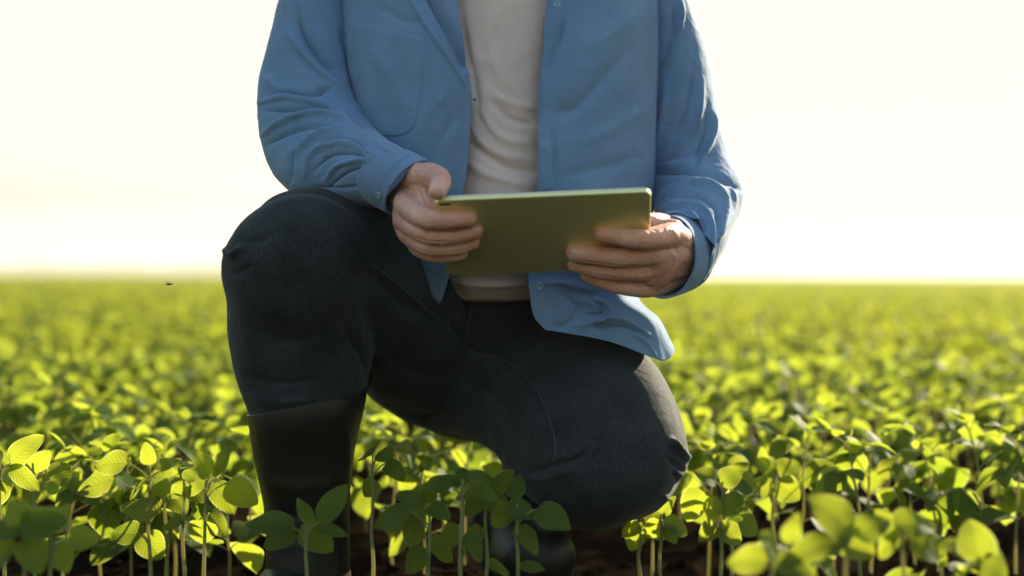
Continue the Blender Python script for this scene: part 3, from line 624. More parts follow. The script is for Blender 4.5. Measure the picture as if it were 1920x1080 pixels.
# ------------------------------------------------------------------ person
def build_person():
    # ---- body: one continuous skin -------------------------------------------------
    b = MB(); px2m = lambda d: d / FPX
    def chain(pts, n=16, nu=16, flat=None):
        P = np.array([W(p[0], p[1], p[2]) for p in pts]); r = [p[3] * p[2] / FPX for p in pts]; tube(b, P, r, n=n, nu=nu, flat=flat)
    # right hand of the person (picture left): thumb on the edge, four fingers round the back of the tablet
    chain([(762, 352, 1.80, 33), (776, 335, 1.775, 28), (808, 329, 1.735, 24), (826, 338, 1.70, 20.5), (820, 358, 1.665, 17.5)], n=20)
    chain([(772, 372, 1.78, 27), (760, 383, 1.755, 22), (798, 410, 1.688, 20.5), (846, 412, 1.687, 17.5), (880, 409, 1.693, 16)], n=22)
    chain([(772, 395, 1.79, 27), (757, 412, 1.765, 20), (798, 439, 1.705, 18), (853, 441, 1.708, 16), (892, 433, 1.713, 15)], n=22)
    chain([(778, 412, 1.80, 25), (762, 437, 1.775, 18), (800, 463, 1.725, 15.5), (852, 465, 1.728, 14), (888, 455, 1.733, 12.5)], n=22)
    chain([(785, 425, 1.81, 22), (777, 460, 1.785, 14.5), (808, 479, 1.745, 12.5), (845, 481, 1.745, 11.8), (868, 477, 1.752, 9.8)], n=22)
    chain([(758, 345, 1.83, 34), (765, 385, 1.80, 33), (780, 430, 1.80, 26)])
    # left hand of the person (picture right)
    chain([(1285, 478, 1.82, 34), (1264, 442, 1.765, 25), (1205, 449, 1.712, 20), (1157, 443, 1.718, 17.5), (1130, 440, 1.718, 16.5)], n=22)
    chain([(1285, 485, 1.82, 34), (1262, 474, 1.775, 24), (1168, 482, 1.74, 20.5), (1112, 478, 1.747, 18), (1077, 474, 1.748, 17)], n=24)
    chain([(1283, 492, 1.82, 32), (1250, 505, 1.785, 22), (1162, 509, 1.762, 18), (1105, 502, 1.770, 15.5), (1077, 496, 1.774, 14)], n=24)
    chain([(1280, 500, 1.82, 30), (1230, 537, 1.80, 20), (1168, 538, 1.785, 15.5), (1125, 526, 1.792, 13.5), (1100, 517, 1.795, 12)], n=24)
    chain([(1285, 465, 1.83, 28), (1250, 426, 1.80, 23), (1215, 415, 1.765, 17), (1180, 412, 1.752, 16), (1150, 414, 1.755, 13)], n=20)
    chain([(1290, 492, 1.86, 40), (1268, 485, 1.80, 34), (1240, 500, 1.79, 28)])
    chain([(764, 382, 1.765, 25), (757, 408, 1.775, 22), (764, 434, 1.785, 20), (782, 458, 1.795, 15)])
    chain([(780, 345, 1.775, 22), (796, 368, 1.745, 19), (803, 388, 1.725, 17)])
    chain([(1258, 436, 1.775, 27), (1256, 472, 1.775, 29), (1240, 508, 1.782, 26), (1217, 537, 1.80, 19)])
    chain([(1240, 450, 1.765, 24), (1238, 485, 1.768, 26), (1222, 515, 1.78, 22)])
    # forearms, upper arms
    chain([(755, 348, 1.83, 36), (700, 335, 1.88, 38), (610, 305, 1.93, 42), (570, 270, 1.98, 44), (600, 120, 2.02, 46), (640, -40, 2.05, 50), (690, -90, 2.06, 56)], n=40, nu=18)
    chain([(1290, 490, 1.85, 36), (1305, 470, 1.88, 40), (1318, 420, 1.96, 40), (1312, 370, 2.02, 42), (1268, 200, 2.05, 46), (1225, 20, 2.06, 50), (1180, -90, 2.07, 56)], n=40, nu=18)
    # torso, neck
    loft(b, [(830, 620, 1030, 620, 2.10, .09), (800, 520, 1060, 520, 2.07, .10), (790, 350, 1080, 350, 2.04, .11), (760, 150, 1120, 150, 2.03, .115),
             (720, 0, 1160, 0, 2.03, .115), (700, -90, 1180, -90, 2.04, .10), (760, -150, 1120, -150, 2.06, .075), (860, -185, 1010, -185, 2.07, .058),
             (870, -230, 1000, -230, 2.05, .055), (875, -280, 1000, -280, 2.02, .055)], nu=40, nv=40)
    # head: cranium, face, jaw, nose, ears, brows, lips
    H = W(938, -385, 1.985); tilt = Euler((R(24), 0, 0)).to_matrix(); Tm = np.array(tilt)
    hl = lambda x, y, z: H + Tm @ np.array([x, y, z])
    def ell(c, r, nu=24, nv=16):
        th = np.linspace(0, np.pi, nv); ph = np.arange(nu) / nu * 2 * np.pi
        G = np.stack([np.sin(th)[:, None] * np.cos(ph) * r[0], np.sin(th)[:, None] * np.sin(ph) * r[1], np.cos(th)[:, None] * np.ones(nu) * r[2]], -1)
        G[0] *= 1; b.grid(hl(*c) + G @ Tm.T, cu=True, capv=True)
    ell((0, .012, .035), (.076, .094, .080)); ell((0, -.025, -.030), (.060, .062, .075)); ell((0, -.045, -.080), (.036, .040, .026))
    tube(b, [hl(0, .02, -.05), hl(0, .045, -.10), hl(0, .07, -.15)], [.055, .052, .056], n=8, nu=16)
    tube(b, [hl(0, -.083, .012), hl(0, -.097, -.012), hl(0, -.108, -.030)], [.008, .009, .012], n=8, nu=10)
    for s in (-1, 1):
        ell((s * .011, -.098, -.034), (.008, .010, .008), 10, 8)
        tube(b, [hl(s * .042, -.072, .022), hl(s * .028, -.083, .028), hl(s * .012, -.084, .024)], [.008, .008, .007], n=6, nu=8)
        tube(b, [hl(s * .073, .012, .018), hl(s * .082, .022, .014), hl(s * .080, .020, -.012), hl(s * .073, .006, -.026)], [.006, .009, .008, .006], n=8, nu=8, flat=((1, 0, 0), .6))
        ell((s * .038, -.060, -.020), (.022, .024, .018), 12, 8)
    tube(b, [hl(-.024, -.082, -.055), hl(0, -.092, -.052), hl(.024, -.082, -.055)], [.003, .0055, .003], n=8, nu=8)
    tube(b, [hl(-.020, -.081, -.062), hl(0, -.090, -.063), hl(.020, -.081, -.062)], [.003, .006, .003], n=8, nu=8)
    me = remesh(b, 'person', .0015, 2)
    bm = bmesh.new(); bm.from_mesh(me); bm.verts.ensure_lookup_table(); P_ = PX(vget(me)); hm = ((P_[:, 2] < 1.84) & (P_[:, 1] > 290) & (P_[:, 1] < 600))
    ed = [e for e in bm.edges if hm[e.verts[0].index] and hm[e.verts[1].index]]; bmesh.ops.subdivide_edges(bm, edges=ed, cuts=1, use_grid_fill=True); bm.to_mesh(me); bm.free()
    smooth(me, 1, .4); me.polygons.foreach_set('use_smooth', [True] * len(me.polygons))
    # knuckle folds, tendons and the crease at the thumb
    K = []
    def kn(x, y, h, a=-.75, n=3, sp=5.5):
        for q in range(n): K.append(([(x + (q - (n - 1) / 2) * sp, y - h), (x + (q - (n - 1) / 2) * sp + 2, y), (x + (q - (n - 1) / 2) * sp, y + h)], 1.7, a))
    for x, y, h in ((803, 408, 13), (801, 441, 12), (803, 465, 10), (812, 481, 8), (848, 411, 10), (855, 440, 9), (853, 465, 8)): kn(x, y, h)
    for x, y, h in ((1203, 449, 15), (1165, 484, 14), (1160, 511, 12), (1163, 536, 9), (1157, 443, 10), (1112, 479, 10), (1106, 503, 9)): kn(x, y, h)
    K += [([(776, 318), (783, 345), (796, 374), (803, 388)], 4.5, -2.2), ([(768, 357), (785, 356), (797, 366)], 3, -.8),
          ([(760, 405), (785, 425), (835, 432), (880, 425)], 3.5, -1.4), ([(765, 440), (800, 452), (850, 454), (890, 446)], 3, -1.2), ([(775, 463), (800, 474), (840, 474), (880, 468)], 2.6, -1.0),
          ([(1262, 458), (1215, 469), (1150, 461), (1110, 457)], 3.5, -1.3), ([(1250, 492), (1200, 500), (1140, 496), (1080, 487)], 3.2, -1.3), ([(1232, 520), (1180, 525), (1130, 518), (1090, 508)], 3, -1.1),
          ([(1270, 445), (1240, 470), (1210, 480)], 5, .6), ([(1268, 480), (1235, 495), (1205, 500)], 5, .6),
          ([(1222, 427), (1240, 423), (1252, 412)], 3, -1.0)]
    K += [([(783, 396), (800, 392), (815, 396)], 8, .9), ([(792, 430), (805, 428), (815, 434)], 7, .7), ([(1190, 440), (1205, 434), (1218, 440)], 8, .9), ([(1155, 470), (1168, 466), (1180, 471)], 8, .9), ([(1150, 500), (1163, 496), (1175, 501)], 7, .7),
          ([(748, 372), (742, 392), (746, 408)], 9, 1.2), ([(742, 412), (740, 428), (746, 442)], 8, 1.0), ([(1245, 425), (1262, 432), (1272, 448)], 9, 1.2), ([(1255, 470), (1266, 482), (1262, 498)], 9, 1.2),
          ([(760, 340), (752, 362), (750, 380)], 4, -.5), ([(1240, 500), (1215, 512), (1190, 514)], 6, -.8), ([(1235, 430), (1215, 432), (1195, 432)], 4, -.4)]
    folds(me, K); V_ = vget(me); hm = PX(V_)[:, 2] < 1.86; nn_ = nget(me)
    V_[hm] += nn_[hm] * (.00025 * noise(V_[hm], 260, 3) + .0004 * noise(V_[hm], 90, 5))[:, None]; vset(me, V_)
    person = link('person', me, [M['skin'], M['nail'], M['eye'], M['iris']])
    tag(person, 'crouching person in open blue shirt, jeans and rubber boots, both hands gripping a tablet', 'person')
    tree = bvh(me)
    # nails, eyes joined into the same body mesh
    mb = MB()
    for (x, y, ax, ay, bx, by) in ((893, 430, 0, 6, -8, 1), (1130, 437, 0, 7, 8, 1.5), (1076, 471, 0, 7, 8, 1.5), (1076, 494, 0, 5.5, 7, 1.5)):
        G = np.zeros((7, 7, 3))
        for j in range(7):
            for i in range(7):
                u, v = i / 3 - 1, j / 3 - 1; q = 1 - .25 * v * v
                h, n = hit(tree, x + ax * u + bx * v * 1.0, y + ay * u * q + by * v, 1.7)
                q0 = W(x + ax * u + bx * v, y + ay * u * q + by * v, 1.70 if x < 1000 else 1.735)
                if abs(PX(h)[2] - (1.70 if x < 1000 else 1.745)) > .03:
                    a_, b_, c_, d_ = tree.find_nearest(Vector(q0)); h, n = np.array(a_), np.array(b_)
                G[j, i] = h + n * (.00045 - .0008 * max(abs(u), abs(v)) ** 6)
        mb.grid(G, mi=1)
    for s in (-1, 1):
        for rr, mi, off in ((.0125, 2, 0), (.0062, 3, -.0072)):
            th = np.linspace(.01, np.pi - .01, 10); ph = np.arange(14) / 14 * 2 * np.pi
            G = np.stack([np.sin(th)[:, None] * np.cos(ph), np.sin(th)[:, None] * np.sin(ph), np.cos(th)[:, None] * np.ones(14)], -1) * rr
            mb.grid(hl(s * .030, -.074 + off, .008) + G @ Tm.T, cu=True, mi=mi)
    mm = mb.mesh('nails'); bm = bmesh.new(); bm.from_mesh(me); bm.from_mesh(mm); bm.to_mesh(me); bm.free()
    for p_ in me.polygons: p_.use_smooth = True
    hb = MB()
    th = np.linspace(.001, np.pi * .60, 30); ph = np.arange(60) / 60 * 2 * np.pi
    G = np.stack([np.sin(th)[:, None] * np.cos(ph) * .083, np.sin(th)[:, None] * np.sin(ph) * .102, np.cos(th)[:, None] * np.ones(60) * .088], -1)
    front = np.clip(-np.sin(ph)[None] * np.ones((30, 1)), 0, 1) ** 2
    cut = np.clip((th[:, None] - .95) / .4, 0, 1) * front; G = G * (1 - .28 * cut[..., None])
    G = G * (1 + .035 * noise(G.reshape(-1, 3), 60, 2).reshape(30, 60)[..., None])
    hb.grid(H + (G + [0, .013, .038]) @ Tm.T, cu=True); link('hair', hb.mesh('hair'), M['hair'], person)

    # ---- t-shirt ----------------------------------------------------------------------
    mb = MB()
    loft(mb, [(862, -182, 1008, -182, 2.07, .062), (780, -160, 1100, -160, 2.06, .085), (710, -100, 1170, -100, 2.04, .115), (720, -20, 1165, -20, 2.03, .14), (745, 90, 1140, 90, 2.03, .146), (765, 200, 1125, 200, 2.03, .15), (772, 300, 1115, 300, 2.035, .158),
              (775, 400, 1110, 400, 2.045, .168), (778, 480, 1105, 480, 2.06, .168), (790, 528, 1090, 528, 2.075, .160), (800, 556, 1080, 552, 2.09, .150), (803, 562, 1077, 558, 2.095, .142)], nu=260, nv=240, cap=False, horiz=True)
    global FOLD_GAIN
    tee = mb.mesh('t_shirt'); fixn(tee); FOLD_GAIN = .5
    folds(tee, [([(862, 0), (872, 74), (889, 150), (900, 215), (930, 262)], 10, -9), ([(930, 0), (915, 60), (935, 140), (985, 190)], 20, 5),
                ([(884, 175), (915, 235), (950, 262), (1000, 268)], 11, 8), ([(920, 190), (955, 222), (1005, 235)], 9, -10), ([(925, 175), (960, 195), (1010, 205)], 10, 7),
                ([(872, 262), (915, 292), (955, 315), (1010, 325)], 12, -12), ([(870, 300), (920, 330), (1000, 350)], 13, 8), ([(882, 230), (905, 270), (940, 290), (1000, 300)], 8, 5),
                ([(840, 525), (900, 535), (990, 532)], 8, 5), ([(850, 470), (910, 490), (990, 480)], 12, -6)])
    wrinkle(tee, .0012, 26, 5)
    FOLD_GAIN = 1.25; t = link('t_shirt', tee, M['tee'], person)

    # ---- jeans ------------------------------------------------------------------------
    mb = MB()
    loft(mb, [(500, 388, 640, 372, 1.83, .07), (440, 440, 690, 430, 1.82, .095), (419, 480, 700, 500, 1.83, .10), (427, 550, 700, 560, 1.86, .095), (430, 620, 698, 620, 1.88, .088),
              (442, 690, 694, 690, 1.895, .082), (470, 775, 678, 762, 1.905, .070), (486, 850, 660, 850, 1.91, .060)], nu=56, nv=60, close=(.16, 0))          # raised leg, knee to boot
    loft(mb, [(496, 392, 520, 560, 1.80, .08), (540, 357, 590, 600, 1.84, .095), (630, 362, 690, 660, 1.92, .105), (720, 390, 740, 740, 2.02, .12), (800, 430, 800, 800, 2.12, .13), (880, 470, 880, 815, 2.2, .12)], nu=56, nv=50, close=(.14, 0))
    loft(mb, [(800, 556, 1075, 552, 2.09, .125), (790, 600, 1080, 590, 2.11, .135), (760, 690, 1060, 690, 2.16, .15), (770, 760, 1000, 780, 2.2, .14), (800, 812, 940, 832, 2.22, .10)], nu=64, nv=40, close=(0, .12), horiz=True)
    loft(mb, [(960, 560, 800, 800, 2.14, .11), (1065, 585, 880, 822, 2.07, .125), (1165, 628, 930, 850, 1.99, .125), (1225, 680, 962, 902, 1.94, .12), (1264, 750, 1000, 940, 1.91, .11),
              (1284, 815, 1062, 982, 1.90, .10), (1290, 870, 1120, 996, 1.91, .088), (1278, 925, 1185, 990, 1.93, .058)], nu=64, nv=70, close=(0, .16), view=True)       # lowered leg, hip to knee
    loft(mb, [(1205, 850, 1120, 960, 1.99, .05), (1160, 850, 1090, 970, 2.07, .06), (1060, 850, 1010, 985, 2.16, .065), (1000, 870, 960, 980, 2.22, .06)], nu=40, nv=30)
    je = remesh(mb, 'jeans', .0034, 9)
    folds(je, [([(1258, 828), (1278, 848), (1297, 862)], 8, 9, 1), ([(1262, 885), (1274, 905), (1270, 930)], 7, -6), ([(1250, 860), (1268, 872), (1285, 885)], 6, -5), ([(1245, 930), (1262, 940), (1276, 925)], 6, 5, 1),
               ([(1000, 885), (1040, 872), (1075, 862), (1100, 848)], 8, -6), ([(985, 900), (1030, 895), (1075, 878)], 10, 3), ([(1160, 800), (1130, 850), (1095, 865)], 14, -2),
               ([(905, 660), (960, 690), (1000, 740), (1030, 800)], 16, -2.5), ([(840, 600), (868, 640), (900, 665)], 10, -5), ([(690, 500), (740, 560), (830, 610)], 20, -3),
               ([(680, 490), (730, 520), (800, 580)], 14, 3), ([(650, 620), (690, 700), (680, 760)], 14, -7), ([(660, 560), (672, 640), (660, 720)], 18, 4),
               ([(415, 462), (432, 478), (450, 470)], 7, 6, 1), ([(420, 505), (440, 515), (470, 500)], 9, -2.5, 1), ([(430, 440), (470, 455), (520, 440)], 12, -2.5), ([(440, 600), (520, 640), (600, 630)], 18, -2.5),
               ([(450, 700), (520, 720), (600, 712)], 14, -3), ([(455, 735), (520, 752), (610, 745)], 12, 3), ([(860, 560), (862, 600), (885, 650)], 9, 4), ([(1060, 640), (1120, 690), (1180, 700)], 24, 2),
               ([(700, 640), (780, 700), (860, 700)], 20, -4), ([(720, 760), (800, 780), (880, 770)], 16, -4), ([(900, 720), (960, 780), (990, 850)], 18, -3)])
    wrinkle(je, .0020, 15, 9, (1, 1, .8))
    jo = link('jeans', je, M['denim'], person); jt = bvh(je)
    mb = MB()
    on_line(jt, [(868, 655), (905, 668), (960, 692), (1000, 735), (1026, 790), (1036, 840), (1030, 868)], .0011, 40, mb=mb)
    o = link('leg_seam', mb.mesh('leg_seam'), M['denim'], jo)
    mb = MB()
    on_line(jt, [(905, 663), (962, 686), (1006, 731), (1032, 790), (1042, 838), (1037, 866)], .0006, 40, mb=mb, dash=70)
    on_line(jt, [(885, 575), (878, 610), (872, 648)], .0006, 20, mb=mb, dash=24)
    on_line(jt, [(700, 498), (760, 545), (828, 604)], .0006, 20, mb=mb, dash=34)
    o = link('stitching', mb.mesh('stitching'), M['seam'], jo)
    # belt
    mb = MB(); loft(mb, [(803, 546, 1078, 541, 2.09, .132), (800, 570, 1080, 563, 2.09, .134)], nu=120, nv=6, cap=False, horiz=True)
    o = link('belt', mb.mesh('belt'), M['leather'], person); o.modifiers.new('s', 'SOLIDIFY').thickness = .003

    FOLD_GAIN = 1.0
    # ---- boots ------------------------------------------------------------------------
    mb = MB()
    loft(mb, [(464, 778, 688, 728, 1.905, .086), (468, 795, 683, 765, 1.905, .085), (476, 850, 664, 850, 1.91, .073), (492, 925, 656, 925, 1.915, .066), (500, 1000, 655, 1000, 1.92, .062), (498, 1060, 656, 1060, 1.92, .064), (488, 1120, 662, 1120, 1.92, .066), (486, 1165, 664, 1165, 1.92, .066)], nu=64, nv=60, cap=False)
    shaft = mb.mesh('boot_shaft'); fixn(shaft)
    folds(shaft, [([(480, 940), (540, 965), (640, 955)], 12, -4), ([(490, 985), (560, 1010), (650, 990)], 12, -4), ([(486, 900), (560, 915), (655, 900)], 14, 2.5), ([(495, 965), (560, 988), (655, 975)], 10, 3), ([(640, 770), (655, 850), (650, 930)], 8, 2)])
    bo = link('rubber_boot', shaft, M['rubber'], person); bo.modifiers.new('s', 'SOLIDIFY').thickness = .004
    def foot(name, x, y, ang, L=.29, wd=.105, hh=.085, parent=None, shaft_r=.055):
        mb = MB(); n = 26; t = np.linspace(0, 1, n); G = np.zeros((n, 24, 3)); th = np.arange(24) / 24 * 2 * np.pi
        for j in range(n):
            tt = t[j]; wv = wd * .5 * (.80 + .25 * math.sin(tt * 3.3 - .7)) * math.sqrt(max(0.003, 1 - max(0, (tt - .72) / .28) ** 2.2)) * math.sqrt(max(.02, 1 - max(0, (.14 - tt) / .14) ** 2))
            hv = (.110 - .050 * min(1, tt / .62)) * math.sqrt(max(.01, 1 - max(0, (tt - .74) / .26) ** 2.4))
            c = np.cos(th); s_ = np.sin(th); s_ = np.where(s_ < 0, -abs(s_) ** .5 * .5, s_)
            G[j, :, 0] = (tt - .25) * L; G[j, :, 1] = c * wv; G[j, :, 2] = .014 + hv * .5 + s_ * hv * .5 + (0.0)
        ca, sa = math.cos(ang), math.sin(ang); Rm = np.array([[ca, -sa, 0], [sa, ca, 0], [0, 0, 1]])
        V = G.reshape(-1, 3) @ Rm.T + [x, y, 0]; mb.grid(V.reshape(n, 24, 3), cu=True, capv=True)
        fo_ = link(name, mb.mesh(name), M['rubber'], parent)
        mb = MB(); n = 40; th = np.arange(n) / n * 2 * np.pi; ring = []
        ow = np.stack([.5 * L * np.cos(th) + .25 * L, wd * .53 * np.sign(np.sin(th)) * abs(np.sin(th)) ** .7 * (1 + .1 * np.cos(th)), 0 * th], -1)
        G = np.stack([ow + [0, 0, .0], ow + [0, 0, .018], ow * [.97, .95, 1] + [0, 0, .020]], 0).reshape(-1, 3) @ Rm.T + [x, y, 0]
        mb.grid(G.reshape(3, n, 3), cu=True, capv=True); link('sole', mb.mesh('sole'), M['rubber'], parent)
        return fo_
    p = W(578, 1090, 1.92); foot('boot_foot', p[0] - .005, 1.95, R(-97), parent=bo)
    mb = MB()      # boot of the folded leg: heel up, toe on the ground
    loft(mb, [(1075, 850, 1045, 990, 2.13, .07), (1040, 868, 980, 1010, 2.12, .075), (1000, 890, 935, 1050, 2.09, .068), (985, 930, 930, 1080, 2.05, .06)], nu=48, nv=30)
    loft(mb, [(930, 1000, 1010, 985, 2.10, .05), (925, 1050, 1030, 985, 2.05, .052), (935, 1090, 1058, 995, 2.00, .052), (965, 1108, 1072, 1020, 1.965, .05), (1000, 1110, 1074, 1050, 1.94, .035)], nu=48, nv=40, close=(.1, .35))
    b2 = link('rubber_boot', remesh(mb, 'folded_boot', .003, 6), M['rubber'], person)

    # ---- shirt: back, sides and two open fronts as one sheet ----------------------------------
    def rowpts(y, xi, yi, side_l, side_r, xo, yo, df, ds, db, dy=0):
        return None
    rows = [
     # inner left edge ... round the back ... inner right edge; each (px,py,depth)
     [(868, -175, 2.00), (800, -172, 2.02), (735, -150, 2.05), (740, -158, 2.12), (930, -178, 2.17), (1130, -158, 2.12), (1140, -150, 2.05), (1080, -172, 2.02), (1010, -175, 2.00)],
     [(850, -110, 1.93), (770, -115, 1.94), (665, -105, 2.01), (690, -110, 2.14), (930, -110, 2.24), (1180, -110, 2.14), (1205, -105, 2.02), (1110, -115, 1.94), (1025, -110, 1.93)],
     [(852, -40, 1.885), (770, -40, 1.875), (650, -40, 1.96), (665, -40, 2.12), (930, -40, 2.26), (1200, -40, 2.12), (1226, -40, 1.98), (1130, -40, 1.88), (1032, -40, 1.885)],
     [(858, 20, 1.875), (780, 20, 1.86), (650, 20, 1.945), (668, 20, 2.1), (930, 20, 2.27), (1205, 20, 2.1), (1230, 20, 1.96), (1135, 20, 1.865), (1024, 20, 1.875)],
     [(872, 90, 1.87), (790, 90, 1.85), (655, 90, 1.935), (675, 90, 2.1), (930, 90, 2.27), (1205, 90, 2.1), (1229, 90, 1.95), (1130, 90, 1.855), (1018, 90, 1.87)],
     [(882, 160, 1.865), (800, 160, 1.845), (664, 160, 1.93), (685, 160, 2.1), (930, 160, 2.27), (1200, 160, 2.1), (1226, 160, 1.945), (1125, 160, 1.85), (1012, 160, 1.865)],
     [(882, 230, 1.86), (800, 230, 1.845), (680, 230, 1.93), (700, 230, 2.1), (930, 230, 2.27), (1195, 230, 2.1), (1223, 230, 1.94), (1120, 230, 1.85), (1009, 230, 1.86)],
     [(877, 300, 1.86), (800, 300, 1.85), (700, 300, 1.93), (715, 300, 2.1), (930, 300, 2.27), (1192, 300, 2.1), (1221, 300, 1.94), (1120, 300, 1.845), (1008, 300, 1.855)],
     [(868, 365, 1.86), (800, 370, 1.855), (705, 370, 1.93), (725, 370, 2.1), (930, 370, 2.28), (1190, 370, 2.1), (1219, 370, 1.945), (1120, 370, 1.845), (1006, 365, 1.855)],
     [(855, 440, 1.865), (800, 440, 1.86), (715, 440, 1.93), (735, 440, 2.1), (930, 450, 2.29), (1185, 440, 2.1), (1205, 440, 1.95), (1115, 440, 1.85), (1000, 440, 1.858)],
     [(845, 505, 1.885), (800, 495, 1.875), (735, 480, 1.93), (750, 480, 2.1), (930, 520, 2.30), (1180, 500, 2.1), (1195, 512, 1.95), (1110, 510, 1.86), (991, 505, 1.868)],
     [(830, 558, 1.905), (790, 525, 1.895), (745, 500, 1.94), (760, 520, 2.1), (930, 590, 2.31), (1175, 560, 2.1), (1176, 556, 1.905), (1120, 560, 1.868), (993, 548, 1.87)],
     [(826, 566, 1.91), (785, 532, 1.90), (742, 506, 1.945), (760, 530, 2.1), (930, 640, 2.32), (1200, 600, 2.0), (1224, 604, 1.868), (1125, 602, 1.865), (1001, 592, 1.875)],
     [(824, 569, 1.912), (783, 534, 1.902), (740, 508, 1.947), (760, 535, 2.1), (930, 660, 2.32), (1232, 640, 1.96), (1244, 676, 1.855), (1140, 640, 1.858), (1022, 618, 1.875)]]
    A = np.array(rows, float)                         # rows x pts x 3
    nu, nv = 620, 420
    R1 = np.stack([cr(A[j], nu) for j in range(len(rows))]); G = np.stack([cr(R1[:, i], nv) for i in range(nu)], 1)
    Wd = W(G[..., 0], G[..., 1], G[..., 2])
    mb = MB(); mb.grid(Wd[:, ::-1]); sm = mb.mesh('shirt'); 
    N = nget(sm); V = vget(sm)
    # make normals point outward
    c = V.mean(0); 
    if ((V - c) * N).sum() < 0: sm.flip_normals()
    FOLD_GAIN = .95
    folds(sm, [([(1045, 0), (1040, 60), (1022, 120), (1016, 200)], 9, 3), ([(1062, 30), (1048, 80), (1030, 130)], 8, -3.5), ([(1180, 90), (1130, 150), (1080, 200), (1030, 215)], 26, -6),
               ([(1200, 20), (1150, 60), (1090, 90)], 26, 3), ([(1210, 200), (1150, 240), (1080, 270)], 26, 3.5), ([(1205, 290), (1150, 310), (1060, 330)], 20, -3), ([(1028, 230), (1040, 290), (1034, 350)], 9, -3),
               ([(1226, 0), (1224, 120), (1220, 240), (1218, 350)], 6, 2.5), ([(655, 40), (664, 130), (680, 220), (696, 260)], 7, 2.5),
               ([(768, -10), (800, 50), (840, 112), (884, 182)], 6, 4.5), ([(800, -10), (838, 50), (872, 120)], 16, -14, 1), ([(690, 90), (740, 150), (760, 220)], 26, 2.5), ([(700, 10), (760, 40), (800, 40)], 18, -3),
               ([(870, 200), (830, 260), (810, 330)], 18, -2.5), ([(850, 160), (800, 220), (770, 300)], 18, 2),
               ([(1050, 545), (1080, 580), (1060, 610), (1030, 610)], 12, -4), ([(1075, 560), (1120, 575), (1110, 605), (1070, 612)], 10, 3.5),
               ([(1118, 562), (1138, 572), (1146, 590), (1135, 604), (1118, 606)], 7, 8, 1), ([(1122, 606), (1150, 598), (1180, 604), (1215, 628)], 7, 6, 1), ([(1100, 590), (1125, 588), (1132, 582)], 7, -5),
               ([(1120, 618), (1160, 612), (1200, 625)], 7, -5), ([(1180, 620), (1210, 640), (1232, 672)], 7, 4), ([(1010, 530), (1060, 530), (1110, 545)], 12, 3)])
    wrinkle(sm, .0011, 12, 21)
    shirt = link('shirt', sm, M['shirt'], person); s = shirt.modifiers.new('s', 'SOLIDIFY'); s.thickness = .0016; s.offset = 0
    st = bvh(sm)
    # collar
    mb = MB(); th = np.linspace(-2.55, 2.55, 60); G = np.zeros((6, 60, 3)); cc = W(938, -185, 2.07)
    for j, (rx, ry, z) in enumerate(((.072, .066, .0), (.068, .062, .022), (.066, .060, .034), (.074, .068, .030), (.088, .082, .002), (.094, .09, -.008))):
        G[j] = np.stack([cc[0] + rx * np.sin(th), cc[1] + ry * np.cos(th), cc[2] + z - .03 * (1 - np.cos(th)) / 2 * 1.2], -1)
    mb.grid(G); o = link('collar', mb.mesh('collar'), M['shirt'], shirt); o.modifiers.new('s', 'SOLIDIFY').thickness = .0016
    # placket strips along both open edges, pocket, buttons
    o = link('placket', patch(st, [(1026, -30), (1021, 60), (1014, 150), (1011, 230), (1010, 300), (1008, 360)], [(1062, -30), (1054, 60), (1044, 150), (1040, 230), (1040, 300), (1039, 360)], 10, 70, .0006, .0012).mesh('placket'), M['shirt'], shirt)
    o = link('pocket', patch(st, [(656, 34), (668, 120), (680, 190), (690, 232), (704, 248), (720, 254)], [(798, 72), (797, 120), (789, 190), (781, 228), (768, 246), (748, 254)], 40, 60, .0008, .0016).mesh('pocket'), M['shirt'], shirt)
    mb = MB(); on_line(st, [(656, 36), (700, 48), (750, 62), (798, 73)], .0010, 30, mb=mb); on_line(st, [(798, 73), (796, 130), (788, 195), (779, 233), (764, 248), (742, 255), (718, 253), (700, 246), (690, 232)], .0008, 60, mb=mb)
    link('pocket_seam', mb.mesh('pocket_seam'), M['shirt'], shirt)
    def button(tree, x, y, r=.0052, par=shirt):
        h, n = hit(tree, x, y); n /= np.linalg.norm(n); a = np.cross(n, [0, 0, 1.]); a /= np.linalg.norm(a); c_ = np.cross(n, a); mb = MB(); th = np.arange(24) / 24 * 2 * np.pi
        ring = a * np.cos(th)[:, None] + c_ * np.sin(th)[:, None]
        G = np.stack([h + n * z + ring * q * r for q, z in ((1, .0002), (1.02, .0012), (.92, .0022), (.75, .0022), (.65, .0016), (.02, .0016))]); mb.grid(G, cu=True)
        for dx, dy in ((.2, .2), (-.2, .2), (.2, -.2), (-.2, -.2)): tube(mb, [h + (a * dx + c_ * dy) * r + n * .0016, h + (a * dx + c_ * dy) * r + n * .0020], [.0005] * 2, n=2, nu=6)
        return link('button', mb.mesh('button'), M['button'], par)
    mb = MB()
    for ln, dn in (([(1034, -20), (1029, 60), (1021, 150), (1017, 230), (1015, 350)], 60), ([(1056, -20), (1049, 60), (1039, 150), (1035, 230), (1034, 350)], 60), ([(1000, 520), (1002, 560), (1011, 596), (1030, 611), (1070, 622), (1120, 630), (1170, 640), (1215, 662), (1230, 672)], 60),
                   ([(663, 46), (730, 66), (792, 83)], 22), ([(862, 40), (874, 110), (876, 180), (876, 240), (868, 320)], 50)):
        on_line(st, ln, .00045, 50, mb=mb, dash=dn)
    link('stitching', mb.mesh('stitching'), M['stitch'], shirt)
    button(st, 1012, 537); button(st, 1021, 272, .0048); button(st, 1045, 8, .005)

    # ---- sleeves and cuffs ----------------------------------------------------------------------
    mb = MB()
